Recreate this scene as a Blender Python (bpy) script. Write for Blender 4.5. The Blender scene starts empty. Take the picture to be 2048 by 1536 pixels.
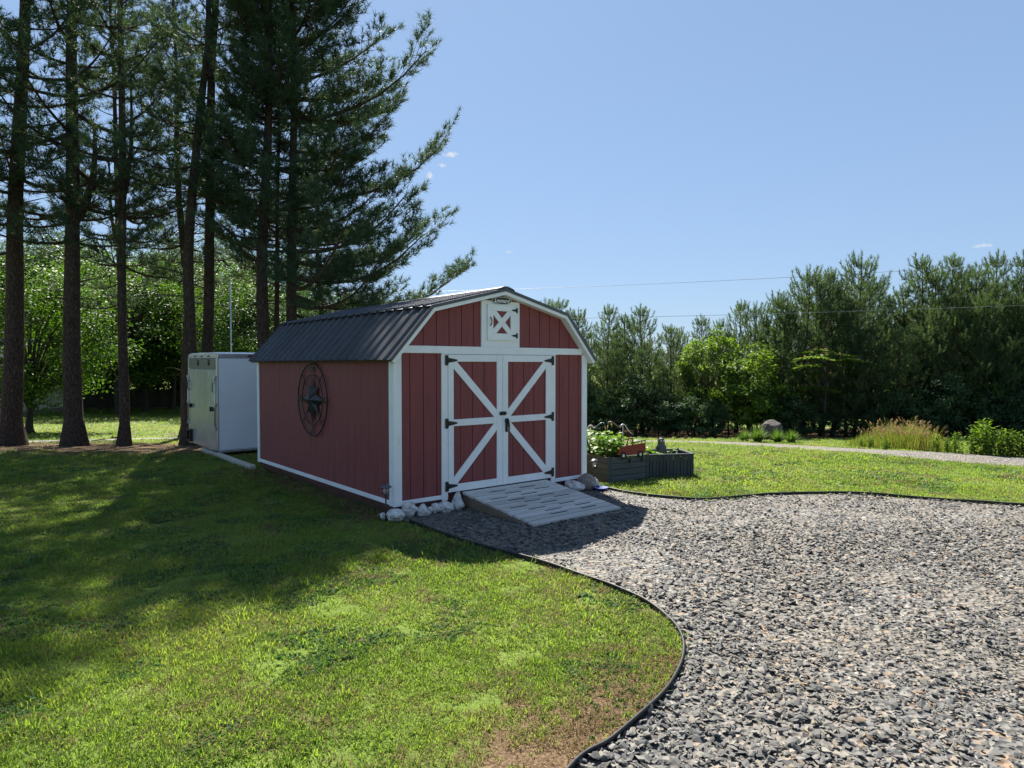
import bpy, bmesh, math, random
import numpy as np
from mathutils import Vector, Matrix, noise as mnoise

random.seed(7)
RNG = np.random.default_rng(7)
S = bpy.context.scene
COL = S.collection
R = math.radians

# ------------------------------------------------------------------ camera
F, PITCH, CAMH = 1333.0, -0.0301, 1.8          # focal length in photo pixels, tilt, eye height
cd = bpy.data.cameras.new('camera')
cam = bpy.data.objects.new('camera', cd)
COL.objects.link(cam)
cam.location = (0, 0, CAMH)
cam.rotation_euler = (math.pi / 2 + PITCH, 0, 0)
cd.sensor_width = 36.0
cd.lens = F / 2048 * 36
cd.clip_start = 0.05
cd.clip_end = 3000
S.camera = cam

# ------------------------------------------------------------------ light
SUN = Vector((-0.25, 0.82, 1.0)).normalized()   # direction towards the sun
world = bpy.data.worlds.new('World')
S.world = world
world.use_nodes = True
nt = world.node_tree
bg = nt.nodes['Background']
sky = nt.nodes.new('ShaderNodeTexSky')
sky.sky_type = 'NISHITA'
sky.sun_disc = False
sky.sun_elevation = math.asin(SUN.z)
sky.sun_rotation = math.atan2(SUN.x, SUN.y)
sky.air_density = 1.0
sky.dust_density = 0.25
sky.ozone_density = 2.2
bg.inputs['Strength'].default_value = 0.125
# a few small fair-weather wisps low over the trees
def world_clouds():
    tc = nt.nodes.new('ShaderNodeTexCoord')
    out = None
    for (px, py, w, h, sc) in ((902, 309, .0155, .0055, 60), (884, 330, .008, .004, 70), (1968, 491, .02, .0035, 50), (1020, 504, .008, .003, 60), (860, 352, .007, .008, 70)):
        d = Vector(((px - 1024) / F, math.cos(PITCH) + (py - 768) / F * math.sin(PITCH), math.sin(PITCH) - (py - 768) / F * math.cos(PITCH))).normalized()
        right = Vector((d.y, -d.x, 0)).normalized()
        up = right.cross(d)
        def dot(v, s):
            n = nt.nodes.new('ShaderNodeVectorMath'); n.operation = 'DOT_PRODUCT'
            nt.links.new(tc.outputs['Generated'], n.inputs[0]); n.inputs[1].default_value = v
            m = nt.nodes.new('ShaderNodeMath'); m.operation = 'DIVIDE'; m.inputs[1].default_value = s
            nt.links.new(n.outputs['Value'], m.inputs[0])
            p = nt.nodes.new('ShaderNodeMath'); p.operation = 'POWER'; p.inputs[1].default_value = 2
            a = nt.nodes.new('ShaderNodeMath'); a.operation = 'ABSOLUTE'
            nt.links.new(m.outputs[0], a.inputs[0]); nt.links.new(a.outputs[0], p.inputs[0])
            return p.outputs[0]
        x, y = dot(right, w), dot(up, h)
        fr = nt.nodes.new('ShaderNodeVectorMath'); fr.operation = 'DOT_PRODUCT'
        nt.links.new(tc.outputs['Generated'], fr.inputs[0]); fr.inputs[1].default_value = d
        gt = nt.nodes.new('ShaderNodeMath'); gt.operation = 'GREATER_THAN'; gt.inputs[1].default_value = .5
        nt.links.new(fr.outputs['Value'], gt.inputs[0])
        ad = nt.nodes.new('ShaderNodeMath'); ad.operation = 'ADD'
        nt.links.new(x, ad.inputs[0]); nt.links.new(y, ad.inputs[1])
        ns = nt.nodes.new('ShaderNodeTexNoise'); ns.inputs['Scale'].default_value = sc * 3; ns.inputs['Detail'].default_value = 6
        nt.links.new(tc.outputs['Generated'], ns.inputs['Vector'])
        m2 = nt.nodes.new('ShaderNodeMath'); m2.operation = 'MULTIPLY_ADD'; m2.inputs[1].default_value = -0.55
        nt.links.new(ad.outputs[0], m2.inputs[0]); nt.links.new(ns.outputs['Fac'], m2.inputs[2])
        mr = nt.nodes.new('ShaderNodeMapRange'); mr.inputs['From Min'].default_value = .22; mr.inputs['From Max'].default_value = .62
        mr.inputs['To Max'].default_value = .75
        nt.links.new(m2.outputs[0], mr.inputs['Value'])
        mm = nt.nodes.new('ShaderNodeMath'); mm.operation = 'MULTIPLY'
        nt.links.new(mr.outputs[0], mm.inputs[0]); nt.links.new(gt.outputs[0], mm.inputs[1])
        if out is None: out = mm.outputs[0]
        else:
            mx = nt.nodes.new('ShaderNodeMath'); mx.operation = 'MAXIMUM'
            nt.links.new(out, mx.inputs[0]); nt.links.new(mm.outputs[0], mx.inputs[1]); out = mx.outputs[0]
    mix = nt.nodes.new('ShaderNodeMix'); mix.data_type = 'RGBA'
    gm = nt.nodes.new('ShaderNodeGamma'); gm.inputs['Gamma'].default_value = 0.42
    nt.links.new(sky.outputs[0], gm.inputs['Color'])
    tn = nt.nodes.new('ShaderNodeMix'); tn.data_type = 'RGBA'; tn.blend_type = 'MULTIPLY'; tn.inputs[0].default_value = 1.0
    nt.links.new(gm.outputs[0], tn.inputs[6]); tn.inputs[7].default_value = (.60, .765, 1.0, 1)
    nt.links.new(out, mix.inputs['Factor']); nt.links.new(tn.outputs[2], mix.inputs[6])
    mix.inputs[7].default_value = (2.3, 2.3, 2.4, 1)
    nt.links.new(mix.outputs[2], bg.inputs['Color'])
world_clouds()

sl = bpy.data.lights.new('sun', 'SUN')
sl.energy = 5.0
sl.angle = R(0.53)
sl.color = (1.0, 0.94, 0.84)
so = bpy.data.objects.new('sun', sl)
COL.objects.link(so)
so.rotation_euler = SUN.to_track_quat('Z', 'Y').to_euler()
so.location = SUN * 60

vs = S.view_settings
vs.view_transform = 'Standard'
vs.look = 'None'
vs.gamma = 1.0
vs.use_curve_mapping = False
vs.exposure = 1.6

# ------------------------------------------------------------------ pixels to places
def height(y):
    """the lot is level near the shed and falls away gently behind it"""
    y = np.asarray(y, float)
    return -2.0 * (1 - np.exp(-np.maximum(0, y - 13.2) / 20.0)) * (np.maximum(0, y - 13.2) / (np.maximum(0, y - 13.2) + .6))
def hz(y): return float(height(y))
def ray(px, py):
    a, b = (px - 1024) / F, -(py - 768) / F
    return (a, math.cos(PITCH) - b * math.sin(PITCH), math.sin(PITCH) + b * math.cos(PITCH))
def G(px, py):
    """where the sight line of a pixel meets the ground"""
    d = ray(px, py); y = 1.0
    lo, hi = .5, 400.
    for _ in range(60):
        m = (lo + hi) / 2
        t = m / d[1]
        if CAMH + d[2] * t > hz(m): lo = m
        else: hi = m
    t = lo / d[1]
    return Vector((d[0] * t, lo, hz(lo)))
def AT(px, py, y):
    d = ray(px, py); t = y / d[1]
    return Vector((d[0] * t, y, CAMH + d[2] * t))
def GX(px, y):
    """ground point at distance y under picture column px"""
    return Vector(((px - 1024) / F * y, y, hz(y)))

# ------------------------------------------------------------------ object helpers
def tag(o, label=None, cat=None, group=None, kind=None):
    if label: o['label'] = label
    if cat: o['category'] = cat
    if group: o['group'] = group
    if kind: o['kind'] = kind
    return o
def empty(name, loc, rz=0, label=None, cat=None, group=None):
    o = bpy.data.objects.new(name, None)
    o.empty_display_size = .2
    COL.objects.link(o)
    o.location = loc
    o.rotation_euler = (0, 0, rz)
    return tag(o, label, cat, group)
def link(name, me, parent=None):
    o = bpy.data.objects.new(name, me)
    COL.objects.link(o)
    if parent is not None: o.parent = parent
    return o
def copy_tree(o, parent=None):
    c = o.copy(); COL.objects.link(c); c.parent = parent
    for ch in o.children: copy_tree(ch, c)
    return c
def clip_poly(poly, x0, x1, y0, y1):
    for ax, lim, sg in ((0, x0, 1), (0, x1, -1), (1, y0, 1), (1, y1, -1)):
        out = []
        for i, p in enumerate(poly):
            q = poly[(i + 1) % len(poly)]
            a, b = (p[ax] - lim) * sg, (q[ax] - lim) * sg
            if a >= 0: out.append(p)
            if (a >= 0) != (b >= 0):
                t = a / (a - b); out.append((p[0] + (q[0] - p[0]) * t, p[1] + (q[1] - p[1]) * t))
        poly = out
    return poly
class MB:
    def __init__(s): s.v = []; s.f = []; s.sm = []
    def add(s, vs, fs, smooth=False):
        n = len(s.v); s.v += [tuple(v) for v in vs]; s.f += [tuple(i + n for i in f) for f in fs]; s.sm += [smooth] * len(fs); return s
    def box(s, x0, x1, y0, y1, z0, z1, c=0.0, M=None):
        if c <= 0:
            vs = [(x, y, z) for z in (z0, z1) for y in (y0, y1) for x in (x0, x1)]
            fs = [(0, 2, 3, 1), (4, 5, 7, 6), (0, 1, 5, 4), (2, 6, 7, 3), (0, 4, 6, 2), (1, 3, 7, 5)]
        else:
            bm = bmesh.new()
            bmesh.ops.create_cube(bm, size=1.0)
            for v in bm.verts: v.co = Vector(((x0 + x1) / 2 + v.co.x * (x1 - x0), (y0 + y1) / 2 + v.co.y * (y1 - y0), (z0 + z1) / 2 + v.co.z * (z1 - z0)))
            bmesh.ops.bevel(bm, geom=list(bm.edges), offset=c, segments=1, affect='EDGES', profile=.5)
            bm.verts.index_update()
            vs = [tuple(v.co) for v in bm.verts]; fs = [tuple(v.index for v in f.verts) for f in bm.faces]
            bm.free()
        if M is not None: vs = [M @ Vector(v) for v in vs]
        return s.add(vs, fs)
    def prism(s, poly, a0, a1, axis='y', M=None):
        """poly in the two other axes, pushed from a0 to a1"""
        n = len(poly)
        def p(q, a):
            if axis == 'y': return (q[0], a, q[1])
            if axis == 'x': return (a, q[0], q[1])
            return (q[0], q[1], a)
        vs = [p(q, a0) for q in poly] + [p(q, a1) for q in poly]
        fs = [tuple(range(n)), tuple(range(2 * n - 1, n - 1, -1))] + [(i, i + n, (i + 1) % n + n, (i + 1) % n) for i in range(n)]
        if M is not None: vs = [M @ Vector(v) for v in vs]
        return s.add(vs, fs)
    def tube(s, pts, rad, seg=6, cap=True, smooth=True):
        pts = [Vector(p) for p in pts]
        if not hasattr(rad, '__len__'): rad = [rad] * len(pts)
        vs = []; fs = []
        prev = None
        for i, p in enumerate(pts):
            d = (pts[min(i + 1, len(pts) - 1)] - pts[max(i - 1, 0)])
            if d.length < 1e-9: d = Vector((0, 0, 1))
            d.normalize()
            if prev is None:
                a = d.orthogonal().normalized()
            else:
                a = prev - d * prev.dot(d)
                a = a.normalized() if a.length > 1e-6 else d.orthogonal().normalized()
            prev = a
            b = d.cross(a)
            for k in range(seg):
                t = 2 * math.pi * k / seg
                vs.append(p + (a * math.cos(t) + b * math.sin(t)) * rad[i])
        for i in range(len(pts) - 1):
            for k in range(seg):
                k2 = (k + 1) % seg
                fs.append((i * seg + k, i * seg + k2, (i + 1) * seg + k2, (i + 1) * seg + k))
        n0 = len(fs)
        s.add(vs, fs, smooth)
        if cap:
            o = len(s.v) - len(vs)
            s.f.append(tuple(o + k for k in range(seg - 1, -1, -1))); s.sm.append(False)
            s.f.append(tuple(o + (len(pts) - 1) * seg + k for k in range(seg))); s.sm.append(False)
        return s
    def lathe(s, prof, seg=16, smooth=True, center=(0, 0)):
        """prof: (radius, z) from the bottom up"""
        vs = []; fs = []
        for r, z in prof:
            for k in range(seg):
                t = 2 * math.pi * k / seg
                vs.append((center[0] + r * math.cos(t), center[1] + r * math.sin(t), z))
        for i in range(len(prof) - 1):
            for k in range(seg):
                k2 = (k + 1) % seg
                fs.append((i * seg + k, i * seg + k2, (i + 1) * seg + k2, (i + 1) * seg + k))
        s.add(vs, fs, smooth)
        o = len(s.v) - len(vs)
        if prof[0][0] > 1e-5: s.f.append(tuple(o + k for k in range(seg - 1, -1, -1))); s.sm.append(False)
        if prof[-1][0] > 1e-5: s.f.append(tuple(o + (len(prof) - 1) * seg + k for k in range(seg))); s.sm.append(False)
        return s
    def mesh(s, name, m):
        me = bpy.data.meshes.new(name)
        me.from_pydata(s.v, [], s.f)
        if any(s.sm): me.polygons.foreach_set('use_smooth', s.sm)
        if m is not None: me.materials.append(m)
        me.update()
        return me
    def build(s, name, m, parent=None):
        return link(name, s.mesh(name, m), parent)
def tri_mesh(name, V, T, m, smooth=False):
    """V (n,3) float, T (k,3) int"""
    me = bpy.data.meshes.new(name)
    n, k = len(V), len(T)
    w = T.shape[1]
    me.vertices.add(n); me.vertices.foreach_set('co', np.ascontiguousarray(V, np.float32).ravel())
    me.loops.add(k * w); me.loops.foreach_set('vertex_index', np.ascontiguousarray(T, np.int32).ravel())
    me.polygons.add(k); me.polygons.foreach_set('loop_start', np.arange(0, k * w, w, dtype=np.int32))
    me.update(calc_edges=True)
    if smooth: me.polygons.foreach_set('use_smooth', np.ones(k, bool))
    if m is not None: me.materials.append(m)
    return me
def text_mesh(body, size, m, extrude=.002, shear=0., bold=0., name='lettering'):
    c = bpy.data.curves.new(name, 'FONT')
    c.body = body; c.size = size; c.extrude = extrude; c.shear = shear; c.offset = bold
    c.align_x = 'CENTER'; c.align_y = 'CENTER'; c.resolution_u = 3
    o = bpy.data.objects.new(name, c); COL.objects.link(o)
    me = bpy.data.meshes.new_from_object(o.evaluated_get(bpy.context.evaluated_depsgraph_get()))
    bpy.data.objects.remove(o); bpy.data.curves.remove(c)
    me.name = name
    me.materials.clear(); me.materials.append(m)
    return me

# ------------------------------------------------------------------ materials
def new_mat(name):
    m = bpy.data.materials.new(name); m.use_nodes = True
    t = m.node_tree
    return m, t, t.nodes['Principled BSDF'], t.nodes['Material Output']
def N(t, kind, **kw):
    n = t.nodes.new(kind)
    for k, v in kw.items():
        if k in n.inputs: n.inputs[k].default_value = v
        else: setattr(n, k, v)
    return n
def ramp(t, src, stops):
    r = t.nodes.new('ShaderNodeValToRGB')
    e = r.color_ramp.elements
    while len(e) > 1: e.remove(e[-1])
    for i, (p, c) in enumerate(stops):
        x = e[0] if i == 0 else e.new(p)
        x.position = p; x.color = (*c, 1) if len(c) == 3 else c
    t.links.new(src, r.inputs[0])
    return r
def mixc(t, fac, a, b, mode='MIX'):
    n = t.nodes.new('ShaderNodeMix'); n.data_type = 'RGBA'; n.blend_type = mode
    for s, i in ((fac, 0), (a, 6), (b, 7)):
        if hasattr(s, 'is_output'): t.links.new(s, n.inputs[i])
        else: n.inputs[i].default_value = s if i == 0 else (*s, 1)
    return n.outputs[2]
def coords(t, kind='Object', scale=(1, 1, 1)):
    tc = t.nodes.new('ShaderNodeTexCoord')
    mp = t.nodes.new('ShaderNodeMapping'); mp.inputs['Scale'].default_value = scale
    t.links.new(tc.outputs[kind], mp.inputs['Vector'])
    return mp.outputs[0]
def solid(name, col, rough=.6, metal=0., var=.15, vs_=6., bump=.15, bs=60., stretch=(1, 1, 1), spec=.4, coat=0., stain=None):
    """painted or plain surface: slight mottling, fine relief, optional stain colour"""
    m, t, b, o = new_mat(name)
    co = coords(t, 'Object', stretch)
    n1 = N(t, 'ShaderNodeTexNoise', Scale=vs_, Detail=6., Roughness=.6); t.links.new(co, n1.inputs['Vector'])
    lo = tuple(max(0, c * (1 - var)) for c in col); hi = tuple(min(1, c * (1 + var)) for c in col)
    c = ramp(t, n1.outputs['Fac'], ((.3, lo), (.7, hi))).outputs[0]
    if stain:
        scol, ssc, th = stain
        n3 = N(t, 'ShaderNodeTexNoise', Scale=ssc, Detail=7., Roughness=.65); t.links.new(co, n3.inputs['Vector'])
        f = ramp(t, n3.outputs['Fac'], ((th, (0, 0, 0)), (min(1, th + .14), (1, 1, 1)))).outputs[0]
        c = mixc(t, f, c, scol)
    t.links.new(c, b.inputs['Base Color'])
    b.inputs['Metallic'].default_value = metal
    b.inputs['Specular IOR Level'].default_value = spec
    b.inputs['Coat Weight'].default_value = coat
    rr = N(t, 'ShaderNodeMapRange'); rr.inputs['To Min'].default_value = max(.02, rough - .08); rr.inputs['To Max'].default_value = min(1, rough + .1)
    t.links.new(n1.outputs['Fac'], rr.inputs['Value']); t.links.new(rr.outputs[0], b.inputs['Roughness'])
    if bump > 0:
        n2 = N(t, 'ShaderNodeTexNoise', Scale=bs, Detail=4.); t.links.new(co, n2.inputs['Vector'])
        bp = N(t, 'ShaderNodeBump', Strength=bump, Distance=.01); t.links.new(n2.outputs['Fac'], bp.inputs['Height'])
        t.links.new(bp.outputs[0], b.inputs['Normal'])
    return m
def foliage(name, cols, trans=.4, tint=(1.25, 1.35, .5), rough=.6, scale=.8, island=True, spec=.06, inst=False):
    """leaf or needle: colour differs from leaf to leaf and clump to clump, light shines through"""
    m, t, b, o = new_mat(name)
    co = coords(t, 'Object')
    if inst:
        oi = t.nodes.new('ShaderNodeObjectInfo')
        n1 = N(t, 'ShaderNodeTexNoise', Scale=scale, Detail=4.); t.links.new(oi.outputs['Location'], n1.inputs['Vector'])
        rnd = oi.outputs['Random']
    else:
        n1 = N(t, 'ShaderNodeTexNoise', Scale=scale, Detail=3.); t.links.new(co, n1.inputs['Vector'])
        g = t.nodes.new('ShaderNodeNewGeometry'); rnd = g.outputs['Random Per Island']
    ad = N(t, 'ShaderNodeMath', operation='MULTIPLY_ADD'); ad.inputs[1].default_value = .45 if not inst else .35
    t.links.new(rnd, ad.inputs[0])
    mr = N(t, 'ShaderNodeMapRange'); mr.inputs['From Min'].default_value = .28; mr.inputs['From Max'].default_value = .72
    mr.inputs['To Max'].default_value = .58 if not inst else .66
    t.links.new(n1.outputs['Fac'], mr.inputs['Value']); t.links.new(mr.outputs[0], ad.inputs[2])
    k = len(cols)
    c = ramp(t, ad.outputs[0], [(i / (k - 1), cc) for i, cc in enumerate(cols)]).outputs[0]
    t.links.new(c, b.inputs['Base Color'])
    b.inputs['Roughness'].default_value = rough
    b.inputs['Specular IOR Level'].default_value = spec
    tr = t.nodes.new('ShaderNodeBsdfTranslucent')
    t.links.new(mixc(t, 1.0, c, tint, 'MULTIPLY'), tr.inputs['Color'])
    mx = t.nodes.new('ShaderNodeMixShader'); mx.inputs[0].default_value = trans
    t.links.new(b.outputs[0], mx.inputs[1]); t.links.new(tr.outputs[0], mx.inputs[2])
    t.links.new(mx.outputs[0], o.inputs['Surface'])
    return m
def bark(name, dark, light, sc=7.):
    m, t, b, o = new_mat(name)
    co = coords(t, 'Object', (1, 1, .3))
    w = N(t, 'ShaderNodeTexNoise', Scale=sc * .8, Detail=6., Roughness=.7); t.links.new(co, w.inputs['Vector'])
    wv = N(t, 'ShaderNodeVectorMath', operation='MULTIPLY_ADD'); t.links.new(w.outputs['Color'], wv.inputs[0]); wv.inputs[1].default_value = (.22, .22, .22); t.links.new(co, wv.inputs[2])
    v = N(t, 'ShaderNodeTexVoronoi', Scale=sc * 3.2); v.feature = 'DISTANCE_TO_EDGE'; t.links.new(wv.outputs[0], v.inputs['Vector'])
    n = N(t, 'ShaderNodeTexNoise', Scale=sc * 2.5, Detail=9., Roughness=.75); t.links.new(co, n.inputs['Vector'])
    md = N(t, 'ShaderNodeMath', operation='MULTIPLY'); t.links.new(v.outputs['Distance'], md.inputs[0]); t.links.new(n.outputs['Fac'], md.inputs[1])
    c = ramp(t, md.outputs[0], ((0., dark), (.07, tuple((a + b_) / 2 for a, b_ in zip(dark, light))), (.24, light))).outputs[0]
    t.links.new(c, b.inputs['Base Color']); b.inputs['Roughness'].default_value = .92; b.inputs['Specular IOR Level'].default_value = .15
    bp = N(t, 'ShaderNodeBump', Strength=.9, Distance=.05); t.links.new(md.outputs[0], bp.inputs['Height']); t.links.new(bp.outputs[0], b.inputs['Normal'])
    return m
def wood(name, a, b_, rough=.8, along=0, sc=3.):
    """sawn timber: grain streaks along one axis"""
    st = [14., 14., 14.]; st[along] = 1.0
    m, t, b, o = new_mat(name)
    oi = t.nodes.new('ShaderNodeObjectInfo')
    tc = t.nodes.new('ShaderNodeTexCoord')
    av = N(t, 'ShaderNodeVectorMath', operation='ADD'); t.links.new(tc.outputs['Object'], av.inputs[0])
    mu = N(t, 'ShaderNodeMath', operation='MULTIPLY'); mu.inputs[1].default_value = 37.; t.links.new(oi.outputs['Random'], mu.inputs[0]); t.links.new(mu.outputs[0], av.inputs[1])
    mp = N(t, 'ShaderNodeMapping'); mp.inputs['Scale'].default_value = st; t.links.new(av.outputs[0], mp.inputs['Vector'])
    n = N(t, 'ShaderNodeTexNoise', Scale=sc, Detail=8., Roughness=.65, Distortion=.6); t.links.new(mp.outputs[0], n.inputs['Vector'])
    c = ramp(t, n.outputs['Fac'], ((.28, a), (.72, b_))).outputs[0]
    hv = N(t, 'ShaderNodeHueSaturation'); t.links.new(c, hv.inputs['Color'])
    mr = N(t, 'ShaderNodeMapRange'); mr.inputs['To Min'].default_value = .8; mr.inputs['To Max'].default_value = 1.15
    t.links.new(oi.outputs['Random'], mr.inputs['Value']); t.links.new(mr.outputs[0], hv.inputs['Value'])
    t.links.new(hv.outputs[0], b.inputs['Base Color']); b.inputs['Roughness'].default_value = rough; b.inputs['Specular IOR Level'].default_value = .25
    bp = N(t, 'ShaderNodeBump', Strength=.35, Distance=.006); t.links.new(n.outputs['Fac'], bp.inputs['Height']); t.links.new(bp.outputs[0], b.inputs['Normal'])
    return m
M = {}
M['red'] = solid('red_siding', (.215, .054, .053), .62, var=.16, vs_=3., bump=.35, bs=70., stretch=(6, 6, .6), spec=.35, stain=((.165, .046, .046), 1.6, .56))
M['red_back'] = solid('red_groove', (.11, .02, .018), .8, bump=0)
M['white'] = solid('white_trim', (.79, .80, .80), .5, var=.05, vs_=4., bump=.12, bs=45., spec=.4, stain=((.60, .60, .57), 3.2, .66))
M['roof'] = solid('charcoal_metal_roof', (.065, .068, .078), .32, metal=.35, var=.18, vs_=2., bump=.05, bs=12., spec=.6)
M['black'] = solid('black_iron', (.015, .015, .016), .45, metal=.3, var=.2, bump=.2, bs=120., spec=.5)
M['brass'] = solid('padlock_brass', (.55, .38, .12), .3, metal=.9)
M['skid'] = wood('treated_skid', (.055, .028, .02), (.12, .07, .05), .85, along=1)
M['rim'] = solid('red_brown_rim', (.10, .035, .028), .8, var=.3, vs_=5., bump=.4, bs=50.)
M['ramp'] = wood('weathered_ramp_plank', (.42, .40, .37), (.68, .65, .60), .8, along=0)
M['ramp_side'] = wood('ramp_stringer_wood', (.13, .10, .07), (.27, .21, .15), .85, along=1)
M['grip'] = solid('black_grip_strip', (.02, .02, .022), .9, bump=.5, bs=300.)
M['sign'] = solid('charcoal_sign', (.03, .033, .04), .4, var=.1)
M['star'] = solid('dark_bronze_metal', (.028, .028, .034), .42, metal=.55, var=.35, vs_=14., bump=.2, bs=80.)
M['trailer'] = solid('white_trailer_skin', (.74, .76, .80), .22, var=.04, vs_=1.5, bump=.06, bs=3., spec=.5, coat=.3)
M['trailer_door'] = solid('grey_trailer_door', (.40, .43, .42), .24, metal=.35, var=.12, vs_=3., bump=.08, bs=4., spec=.6)
M['alu'] = solid('aluminium_trim', (.55, .56, .57), .32, metal=.8, var=.1)
M['band'] = solid('dark_header_panel', (.14, .15, .15), .35, metal=.4, var=.2)
M['tyre'] = solid('tyre_rubber', (.02, .02, .02), .85, bump=.4, bs=80.)
M['lamp_red'] = solid('dark_red_lens', (.06, .008, .006), .2, var=.1, bump=0, spec=.6)
M['lamp_cap'] = solid('pewter_lamp_cap', (.10, .10, .105), .4, metal=.6, var=.2)
M['lamp_black'] = solid('black_lamp_stake', (.02, .02, .022), .5)
M['planter'] = wood('charcoal_planter_board', (.050, .058, .060), (.085, .095, .098), .6, along=0)
M['planter2'] = wood('charcoal_planter_slat', (.034, .040, .042), (.062, .070, .072), .6, along=2)
M['soil'] = solid('dark_soil', (.045, .03, .02), .95, var=.5, vs_=25., bump=.8, bs=60.)
M['truck'] = solid('red_painted_metal', (.22, .025, .022), .4, metal=.1, var=.15, stain=((.12, .03, .02), 9., .62))
M['cream'] = solid('cream_paint', (.70, .66, .50), .5)
M['owl'] = solid('grey_decoy_resin', (.075, .078, .085), .6, var=.4, vs_=30., bump=.5, bs=60.)
M['teal'] = solid('teal_metal', (.02, .06, .075), .35, metal=.3, var=.3)
M['copper'] = solid('brown_metal', (.16, .10, .075), .35, metal=.5, var=.3)
M['pale'] = solid('pale_metal', (.62, .61, .56), .35, metal=.2, var=.15)
M['tan'] = solid('tan_beak', (.62, .42, .22), .45)
M['blue'] = solid('blue_plastic', (.012, .03, .16), .6, bump=0, spec=.2)
M['edging'] = solid('black_edging', (.022, .022, .022), .55, var=.3, vs_=4., bump=.3, bs=25.)
M['quartz'] = solid('white_quartz', (.60, .585, .56), .65, var=.32, vs_=30., bump=1., bs=45., stain=((.19, .13, .085), 15., .525))
M['fieldstone'] = solid('brown_fieldstone', (.24, .20, .17), .85, var=.4, vs_=30., bump=1., bs=40.)
M['boulder'] = solid('grey_boulder', (.085, .072, .068), .9, var=.3, vs_=5., bump=.9, bs=9.)
M['fence'] = wood('old_fence_board', (.055, .042, .034), (.12, .095, .075), .9, along=2)
M['vinyl'] = solid('cream_vinyl_siding', (.62, .60, .54), .5, var=.05)
M['shingle'] = solid('grey_shingle', (.10, .10, .10), .9, var=.4, vs_=20.)
M['glass'] = solid('dark_window_glass', (.02, .025, .03), .08, var=.05, bump=0, spec=.8)
M['pole'] = solid('galvanised_pole', (.45, .47, .48), .35, metal=.6)
M['wire'] = solid('bare_cable', (.30, .30, .31), .45, metal=.5, bump=0)
M['utility'] = wood('utility_pole_wood', (.09, .065, .045), (.17, .13, .10), .9, along=2)
M['timber'] = wood('pale_landscape_timber', (.30, .28, .23), (.46, .43, .36), .85, along=1)
M['bark'] = bark('pine_bark', (.026, .019, .015), (.12, .09, .072))
M['bark2'] = bark('smooth_bark', (.03, .024, .02), (.12, .10, .085), 9.)
M['needle'] = foliage('pine_needles', [(0.026, 0.049, 0.036), (0.043, 0.075, 0.05), (0.065, 0.104, 0.063), (0.109, 0.145, 0.081)], .3, (1.2, 1.25, .6), .5, .6)
M['needle_y'] = foliage('young_pine_needles', [(.030, .052, .034), (.060, .095, .052), (.105, .150, .078), (.19, .235, .115)], .42, (1.2, 1.3, .65), .55, 1.3)
M['leaf'] = foliage('green_leaves', [(.025, .055, .012), (.045, .09, .018), (.07, .13, .025), (.10, .16, .035)], .45, (1.3, 1.45, .4), .45, .5)
M['leaf_d'] = foliage('dark_leaves', [(0.029, 0.055, 0.031), (0.046, 0.083, 0.042), (0.067, 0.113, 0.053), (0.098, 0.147, 0.07)], .35, (1.2, 1.35, .45), .45, .5)
M['leaf_b'] = foliage('bright_shrub_leaves', [(0.05, 0.094, 0.02), (0.088, 0.15, 0.03), (0.138, 0.213, 0.04), (0.2, 0.275, 0.062)], .45, (1.25, 1.35, .4), .42, .8)
M['veg'] = foliage('vegetable_leaves', [(.05, .11, .02), (.10, .19, .03), (.16, .26, .05), (.24, .32, .11)], .4, (1.2, 1.35, .45), .5, 3., spec=.2)
M['lirio'] = foliage('strap_leaves', [(.06, .11, .03), (.11, .18, .045), (.18, .26, .09)], .35, (1.2, 1.35, .5), .45, 3.)
M['reed'] = foliage('tall_grass_blades', [(.05, .085, .018), (.09, .13, .028), (.15, .17, .045), (.22, .20, .08)], .4, (1.2, 1.2, .6), .6, .9)
M['seed'] = foliage('seed_heads', [(.22, .14, .09), (.30, .21, .13), (.36, .27, .17)], .4, (1.2, 1.1, .8), .7, 1.5)
M['pink'] = foliage('pink_blossom', [(.55, .25, .22), (.65, .35, .30)], .3, (1, 1, 1), .7, 1.)
GRASS_COLS = [(.085, .145, .038), (.13, .205, .048), (.185, .262, .062), (.24, .295, .085), (.285, .28, .115)]
M['grass'] = foliage('lawn_blades', GRASS_COLS, .5, (1.3, 1.35, .45), .5, .55, inst=True, spec=.06)
M['clover'] = foliage('clover_leaves', [(.05, .11, .04), (.08, .15, .05), (.11, .19, .06)], .35, (1.2, 1.3, .5), .6, 1., inst=True, spec=.1)
M['drygrass'] = foliage('dry_blades', [(.12, .085, .045), (.19, .14, .07), (.24, .19, .10)], .3, (1.1, 1.05, .8), .7, 1.2, inst=True, spec=.05)
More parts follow.
